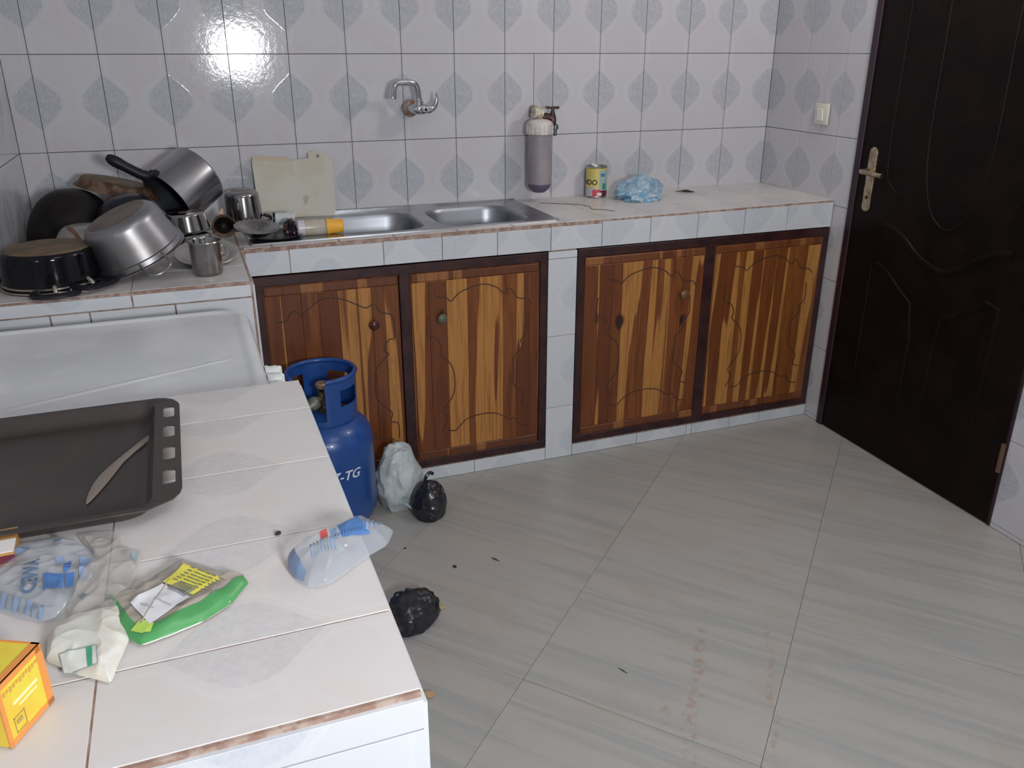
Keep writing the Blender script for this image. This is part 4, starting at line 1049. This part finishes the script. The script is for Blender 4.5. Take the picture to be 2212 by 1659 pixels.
PC = [(-2.5576,-2.2891),(-2.541,-2.2973),(-2.5038,-2.2661),(-2.4756,-2.2459),(-2.4478,-2.2742),(-2.4211,-2.3047),(-2.4119,-2.2982),(-2.4072,-2.3237),(-2.4269,-2.3555),(-2.4567,-2.3765),(-2.4981,-2.3911),(-2.5202,-2.3953),(-2.5456,-2.3649),(-2.5522,-2.3271)]
pc = Packet(PC, .012, .0032, ZN, 6.6, 16)
t = thing('green_packet', 'green-edged torn packet with yellow text panel and barcode on the near counter', 'packet', (0, 0, 0))
obj('film', pc.mesh(), mat('silver_beige_film', (.47, .42, .36), .28, .25, col2=(.40, .36, .30), scale=30), t, ang=30)
M_GRN = mat('bright_green_print', (.065, .27, .085), .34)
def strip(pk, pts_o, pts_i, m, nm, off=.0012):
    bm = NB(); 
    A = [V(p) for p in pts_o]; B = [V(p) for p in pts_i]; n = 6
    for i in range(len(A)-1):
        for k in range(n):
            f0, f1 = k/n, (k+1)/n
            for j in range(5):
                g0, g1 = j/5, (j+1)/5
                q = [A[i].lerp(A[i+1], f0).lerp(B[i].lerp(B[i+1], f0), g0), A[i].lerp(A[i+1], f1).lerp(B[i].lerp(B[i+1], f1), g0), A[i].lerp(A[i+1], f1).lerp(B[i].lerp(B[i+1], f1), g1), A[i].lerp(A[i+1], f0).lerp(B[i].lerp(B[i+1], f0), g1)]
                bm.faces.new([bm.verts.new((p.x, p.y, pk.h(p.x, p.y)+off)) for p in q])
    bmesh.ops.remove_doubles(bm, verts=bm.verts, dist=1e-5)
    return obj(nm, bm, m, t)
strip(pc, [(-2.5576,-2.2891),(-2.5522,-2.3271),(-2.5456,-2.3649),(-2.5202,-2.3953),(-2.4981,-2.3911),(-2.4567,-2.3765),(-2.4269,-2.3555),(-2.4072,-2.3237)],
      [(-2.5540,-2.2900),(-2.5420,-2.3240),(-2.5310,-2.3550),(-2.5195,-2.3755),(-2.4995,-2.3745),(-2.4600,-2.3560),(-2.4340,-2.3360),(-2.4120,-2.3120)], M_GRN, 'green_edge')
obj('text_panel', pc.patch([(-2.4971,-2.3068),(-2.4747,-2.276),(-2.4345,-2.3201),(-2.4662,-2.3436)], .0016), mat('yellow_panel', (.72, .66, .10), .4), t)
obj('white_panel', pc.patch([(-2.5306,-2.3324),(-2.4975,-2.3105),(-2.4690,-2.3465),(-2.5101,-2.3766)], .0016), mat('white_panel', (.64, .64, .66), .4), t)
o_ = V((-2.4925, -2.3055)); dr_ = V((.0402, -.0441)).normalized(); nr_ = V((-dr_.y, dr_.x))
M_TXT = mat('dark_small_print', (.16, .17, .12), .6)
for i in range(6):
    a = o_ + nr_*(.0045 + .0052*i) + dr_*.004
    nn = 5
    for k in range(nn):
        L = .0070 + .002*((i*3+k*5) % 3)
        p = a + dr_*(k*.0106); q = p + dr_*min(L, .0095)
        obj('print_line', pc.patch([p, q, q+nr_*.0016, p+nr_*.0016], .0024, 2), M_TXT, t)
for i in range(9):
    p = V((-2.4925, -2.3225)) + V((.0020, -.0025))*i
    obj('barcode_bar', pc.patch([p, p+V((.0010, -.0013)), p+V((.0135, .0095))+V((.0010, -.0013)), p+V((.0135, .0095))], .0024, 2), mat('barcode_grey', (.22, .23, .25), .5) if i == 0 else bpy.data.materials['barcode_grey'], t)
for p, q, r_ in (((-2.520, -2.3400), (-2.507, -2.3530), .003), ((-2.505, -2.3360), (-2.489, -2.3560), .0022)):
    p = V(p); q = V(q); obj('print_line', pc.patch([p, q, q+V((.6, .5))*r_, p+V((.6, .5))*r_], .0023, 4), mat('grey_print', (.42, .44, .47), .5), t)
strip(pc, [(-2.5295,-2.3750),(-2.5180,-2.3850),(-2.5095,-2.3860)], [(-2.5190,-2.3640),(-2.5120,-2.3700),(-2.5060,-2.3760)], mat('lime_print', (.42, .60, .10), .4), 'lime_corner', .002)
obj('fold_crease', tube([V((x, y, pc.h(x, y)+.0012)) for x, y in [V((-2.4905,-2.304)).lerp(V((-2.5190,-2.3700)), f/10) for f in range(11)]], .0016, 6), mat('brown_crease', (.34, .27, .22), .5), t)

PD = [(-2.3591,-2.2884),(-2.3442,-2.2698),(-2.3202,-2.2582),(-2.2898,-2.2484),(-2.2674,-2.2385),(-2.2475,-2.2436),(-2.2255,-2.2729),(-2.2396,-2.3006),(-2.2656,-2.3154),(-2.2917,-2.3354),(-2.3044,-2.346),(-2.3249,-2.3581),(-2.345,-2.3543),(-2.3552,-2.3337),(-2.361,-2.3089)]
pd = Packet(PD, .028, .0045, ZN, 12.7, 15, power=.6)
t = thing('water_sachet', 'puffed clear sachet with blue and red print hanging over the near counter edge', 'water sachet', (0, 0, 0))
obj('film', pd.mesh(), FILM, t, ang=30)
obj('print_block', pd.patch([(-2.2971,-2.2843),(-2.269,-2.2701),(-2.2602,-2.3023),(-2.2951,-2.3106)]), INK, t)
obj('print_block', pd.patch([(-2.3069,-2.2913),(-2.299,-2.2871),(-2.2992,-2.3123),(-2.3081,-2.3176)]), INK2, t)
obj('print_block', pd.patch([(-2.3189,-2.2908),(-2.310,-2.2863),(-2.311,-2.3073),(-2.3204,-2.3112)]), mat('red_spot', (.60, .10, .10), .4), t)
for i in range(4):
    p = V((-2.2565, -2.2650)) + V((.0068, .0020))*i
    obj('print_bar', pd.patch([p, p+V((.0032, .0010)), p+V((-.006, -.036+.005*i)), p+V((-.0092, -.037+.005*i))], .0013, 6), INK2, t)
for i in range(8):
    p = V((-2.3340, -2.3100)) + V((.0040, .0006))*i
    obj('print_bar', pd.patch([p, p+V((.0021, .0004)), p+V((.0019, -.0216)), p+V((-.0002, -.022))], .0013, 5), INK3 if i % 3 else INK2, t)
strip(pd, [(-2.3591,-2.2884),(-2.361,-2.3089),(-2.3552,-2.3337),(-2.348,-2.347)], [(-2.3500,-2.2800),(-2.3505,-2.3040),(-2.3470,-2.3270),(-2.344,-2.342)], INK2, 'blue_edge')

M_NAVY = mat('navy_film_print', (.05, .10, .26), .35)
for q in ([(-2.6640,-2.1650),(-2.6480,-2.1600),(-2.6500,-2.1760),(-2.6660,-2.1810)], [(-2.6230,-2.1480),(-2.6110,-2.1540),(-2.6140,-2.1660),(-2.6260,-2.1600)], [(-2.6160,-2.2050),(-2.6080,-2.2000),(-2.6060,-2.2130),(-2.6140,-2.2180)]):
    o_ = obj('print_block', pa.patch(q, .0012, 8), INK2, bpy.data.objects['water_sachet'])
for i in range(9):
    p = V((-2.3020, -2.3030)) + V((.0042, .0016))*i; q = p + V((.0018, .0010)); dn = V((-.0030, -.0075))
    obj('print_mark', pd.patch([p, q, q+dn, p+dn], .0013, 3), M_NAVY, bpy.data.objects['water_sachet.001'])
# tea carton and the carton beside the tray
M_YB = mat('yellow_carton', (.70, .58, .055), .45, col2=(.70, .49, .045), scale=22); M_OB = mat('orange_carton', (.70, .27, .06), .45)
Mb = Matrix(((-.888, -.46, 0, -2.595), (.46, -.888, 0, -2.447), (0, 0, 1, .9080), (0, 0, 0, 1)))   # local x runs to the left, y towards the viewer
t = thing('tea_carton', 'yellow and orange carton at the bottom left corner of the near counter', 'carton', mat=Mb)
L1, L2, HB = .060, .125, .066
def bs(u0, u1, v0, v1, z0, z1, bm=None, **k):     # u along the long side, v away from it
    bm = bm or NB(); add_box(bm, v0, v1, u0, u1, z0, z1, **k); return bm
obj('carton_body', bs(0, L1, 0, L2, 0, HB, bev=.0015), M_YB, t)
bm = NB(); e_ = .0005
bs(-e_, L1+e_, -e_, .001, HB-.006, HB+e_, bm); bs(-e_, .008, -e_, .001, 0, HB, bm); bs(L1-.004, L1+e_, -e_, .001, 0, HB, bm)
bs(-e_, L1+e_, -e_, .008, HB-.0005, HB+e_, bm); bs(-e_, .002, -e_, L2, HB-.008, HB+e_, bm); bs(-e_, L1, -e_, .001, 0, .006, bm)
obj('orange_border', bm, M_OB, t)
M_LOR = mat('orange_lettering', (.60, .33, .06), .5); M_PALE = mat('pale_lettering', (.86, .80, .42), .5)
for k in range(11):    # unreadable row of small print below the top edge
    u = .009 + .0043*k; hh = .0028 + .0012*((k*7) % 3)
    obj('print_mark', bs(u, u+.0026, -.0008, 0, .0555-hh, .0555), M_LOR, t)
for u0, u1, z0, z1 in ((.014, .046, .036, .0385), (.016, .040, .0305, .032)):
    obj('print_line', bs(u0, u1, -.0008, 0, z0, z1), M_PALE, t)
bm = NB()
for u0, u1, z0, z1 in ((.036, .050, .008, .0086), (.036, .050, .0234, .024), (.036, .0366, .008, .024), (.0494, .050, .008, .024), (.040, .047, .016, .020)): bs(u0, u1, -.0009, 0, z0, z1, bm)
obj('stamp_box', bm, mat('brown_line', (.40, .30, .10), .5), t)

t = thing('small_carton', 'small orange and white carton with maroon stripe at the left edge below the baking tray', 'carton', (0, 0, 0))
Mc = Matrix.Translation((-2.705, -2.150, ZN)) @ Matrix.Rotation(.05, 4, 'Z')
def cb(nm, *a, m): obj(nm, box(*a), m, t, mat=Mc)
cb('carton_body', -.05, .040, -.030, .030, 0, .018, .001, m=mat('tan_orange_card', (.48, .26, .09), .5))
cb('white_stripe', -.0505, .0405, -.0305, .0, .0172, .0184, m=mat('white_card', (.74, .72, .68), .5))
cb('maroon_stripe', -.0505, .0406, -.0309, -.0300, .003, .013, m=M_MAR)

# ------------------------------------------------------------------ gas cylinder
M_GAS = mat('blue_painted_steel', (.010, .058, .235), .33, col2=(.013, .070, .27), scale=6, coat=.15)
M_GASD = mat('chipped_paint', (.10, .10, .10), .5, .4)
gx, gy, gr = -2.098, -.685, .148
gc = thing('gas_cylinder', 'blue gas cylinder with collar and white painted letters on the floor beside the cooker', 'gas cylinder', (gx, gy, 0))
obj('tank', lathe([(0, .025), (.10, .027), (.135, .045), (gr, .075), (gr, .315), (gr-.003, .338), (gr-.014, .362), (gr-.036, .386), (gr-.072, .402), (.04, .410), (0, .412)], 64, closed=False), M_GAS, gc, ang=60)
obj('foot_ring', lathe([(.108, .0), (.116, .0), (.116, .040), (.122, .052), (.114, .052), (.108, .042)], 56), M_GAS, gc)
bm = NB(); n = 96; zl = [.398, .415, .425, .44, .455, .47, .482, .495, .51, .525, .54]; r0, r1 = .103, .100
def keep(a, z):
    a = (math.degrees(a) + 360) % 360
    if 203 < a < 268 and .412 < z: return False     # wide mouth towards the near left
    if 294 < a < 340 and .452 < z < .516: return False     # hand hole right
    if 118 < a < 152 and .462 < z < .515: return False     # hand hole back left
    if 30 < a < 70 and .462 < z < .512: return False
    return True
vv = {}
def gv(i, j, s):
    k = (i % n, j, s)
    if k not in vv:
        a = 2*math.pi*(i % n)/n; r = r0 + (r1-r0)*s + .004*((zl[j]-.398)/.14); vv[k] = bm.verts.new((r*math.cos(a), r*math.sin(a), zl[j]))
    return vv[k]
K = {(i, j) for i in range(n) for j in range(len(zl)-1) if keep(2*math.pi*(i+.5)/n, (zl[j]+zl[j+1])/2)}
for i, j in K:
    bm.faces.new((gv(i,j,0), gv(i+1,j,0), gv(i+1,j+1,0), gv(i,j+1,0))); bm.faces.new((gv(i,j,1), gv(i,j+1,1), gv(i+1,j+1,1), gv(i+1,j,1)))
    if ((i-1) % n, j) not in K: bm.faces.new((gv(i,j,0), gv(i,j+1,0), gv(i,j+1,1), gv(i,j,1)))
    if ((i+1) % n, j) not in K: bm.faces.new((gv(i+1,j,0), gv(i+1,j,1), gv(i+1,j+1,1), gv(i+1,j+1,0)))
    if (i, j-1) not in K: bm.faces.new((gv(i,j,0), gv(i,j,1), gv(i+1,j,1), gv(i+1,j,0)))
    if (i, j+1) not in K: bm.faces.new((gv(i,j+1,0), gv(i+1,j+1,0), gv(i+1,j+1,1), gv(i,j+1,1)))
add_tube(bm, [(.1055*math.cos(R(-91+293*i/60)), .1055*math.sin(R(-91+293*i/60)), .545) for i in range(61)], .0075, 10)
obj('collar', bm, M_GAS, gc, ang=40)
M_VAL = mat('old_brass_valve', (.34, .26, .14), .4, .9, col2=(.10, .09, .06), scale=60)
vb = obj('valve', lathe([(0, .405), (.020, .405), (.020, .425), (.013, .430), (.013, .462), (.017, .464), (.017, .480), (.009, .484), (.009, .492), (0, .492)], 24, closed=False), M_VAL, gc)
obj('valve_wheel', lathe([(0, .490), (.018, .490), (.022, .494), (.022, .504), (.018, .508), (0, .508)], 20, closed=False), mat('brass_wheel', (.50, .36, .20), .4, .8), vb)
obj('regulator', tube(smooth_path([(0, 0, .452), (-.025, -.02, .452), (-.045, -.038, .448), (-.060, -.052, .440)], 4), [.012, .012, .013, .015, .020, .022, .022, .020, .017, .014, .012, .010, .010], 14), mat('grey_green_regulator', (.28, .29, .24), .5, .5, col2=(.15, .15, .12), scale=50), vb)
obj('gas_hose', tube(smooth_path([(-.055, -.050, .442), (-.080, -.075, .428), (-.105, -.095, .405), (-.150, -.10, .36), (-.165, -.09, .25)], 6), .0075, 10), mat('dusty_hose', (.30, .28, .23), .6), vb)
va = math.atan2(-3.186-gy, -2.413-gx)
bm = text_bm('SODIGAZ-TG', .043, .32, .0006)
wx = max(v.co.x for v in bm.verts); cyl_wrap(bm, I4, gr+.0010, va + R(40) - wx/(gr+.001), .228); obj('lettering', bm, mat('worn_white_paint', (.66, .70, .72), .6), gc, recalc=False)

# plastic bags on the floor
FBAG = plastic('translucent_white_bag', (.60, .66, .66), .80, .35, col2=(.50, .57, .58), scale=12)
t = thing('plastic_bag', 'translucent whitish plastic bag standing on the floor beside the blue gas cylinder', 'plastic bag', (-1.860, -.640, 0))
crumple_blob('bag_film', t, (.080, .070, .125), 5, FBAG, .30, 1.15, flat=-.80, rot=.6, sharp=1.0)
obj('bag_handle', tube(smooth_path([(-.01, -.05, .03), (.0, -.085, .045), (.03, -.095, .02), (.04, -.06, .03)], 5), .008, 8, flat=.4), FBAG, t)
M_BBAG = mat('black_polythene', (.012, .013, .018), .28, col2=(.02, .02, .026), scale=20)
t = thing('black_plastic_bag', 'rounded black plastic bag on the floor behind the whitish bag', 'plastic bag', (-1.785, -.750, 0))
crumple_blob('bag_body', t, (.056, .060, .080), 13, M_BBAG, .24, 1.2, flat=-.6, sharp=1.0)
obj('tied_knot', tube(smooth_path([(-.01, .0, .135), (-.005, .0, .150), (.008, .004, .158), (.02, .01, .150)], 4), .006, 8), M_BBAG, t)
t = thing('black_plastic_bag', 'crumpled black plastic bag on the floor below the near counter edge', 'plastic bag', (-1.985, -1.285, 0))
crumple_blob('bag_body', t, (.082, .066, .058), 31, M_BBAG, .26, 1.25, flat=-.45, rot=.5, sharp=1.1)
crumple_blob('tied_knot', t, (.020, .018, .020), 33, M_BBAG, .35, 2, flat=-.6, loc=(-.02, .055, .030), sub=3)

# floor debris
def crumb(name, label, x, y, r, m, z=0, seed=1, n_=3):
    t = thing(name, label, 'debris', (x, y, z)); crumple_blob('lump', t, (r, r*.7, r*.5), seed, m, .5, 2.4, flat=-.4, sub=n_, rot=seed)
M_FOOD = mat('yellowish_crumb', (.42, .33, .16), .7)
crumb('dark_crumb', 'dark crumb on the floor left of centre, nearer the black bag', -1.797, -1.079, .007, M_DEB, seed=2)
t = thing('dark_splinter', 'thin dark splinter on the floor right of the dark crumb', 'debris', (-1.667, -1.09, 0))
obj('splinter', tube([(-.008, .015, .002), (0, .002, .003), (.009, -.012, .002)], [.001, .0022, .0008], 6), M_DEB, t)
crumb('food_scrap', 'yellowish food scrap at the right edge of the crumpled black bag', -1.898, -1.262, .014, M_FOOD, seed=6)
crumb('food_scrap', 'yellowish scrap on the floor near the corner of the near counter', -2.022, -1.585, .016, mat('tan_scrap', (.45, .30, .17), .7), seed=9)
crumb('dark_crumb', 'tiny dark crumb on the near counter joint left of the puffed sachet', -2.363, -2.222, .0045, M_DEB, z=.908, seed=4)
crumb('dark_crumb', 'small dark crumb on the floor between the sachet and the gas cylinder bags', -1.915, -.925, .004, M_DEB, seed=12)
t = thing('dark_splinter', 'thin dark splinter on the floor near the bottom centre', 'debris', (-1.533, -1.679, 0))
obj('splinter', tube([(-.006, .014, .0015), (0, .0, .002), (.006, -.013, .0015)], [.0006, .0014, .0006], 5), M_DEB, t)
t = thing('dark_splinter', 'short dark fibre on the near counter between baking tray and clear bag', 'debris', (-2.585, -2.120, .908))
obj('splinter', tube(smooth_path([(-.03, -.004, .010), (-.01, .0, .012), (.012, .012, .010), (.035, -.002, .003)], 4), .0012, 6), M_DEB, t)
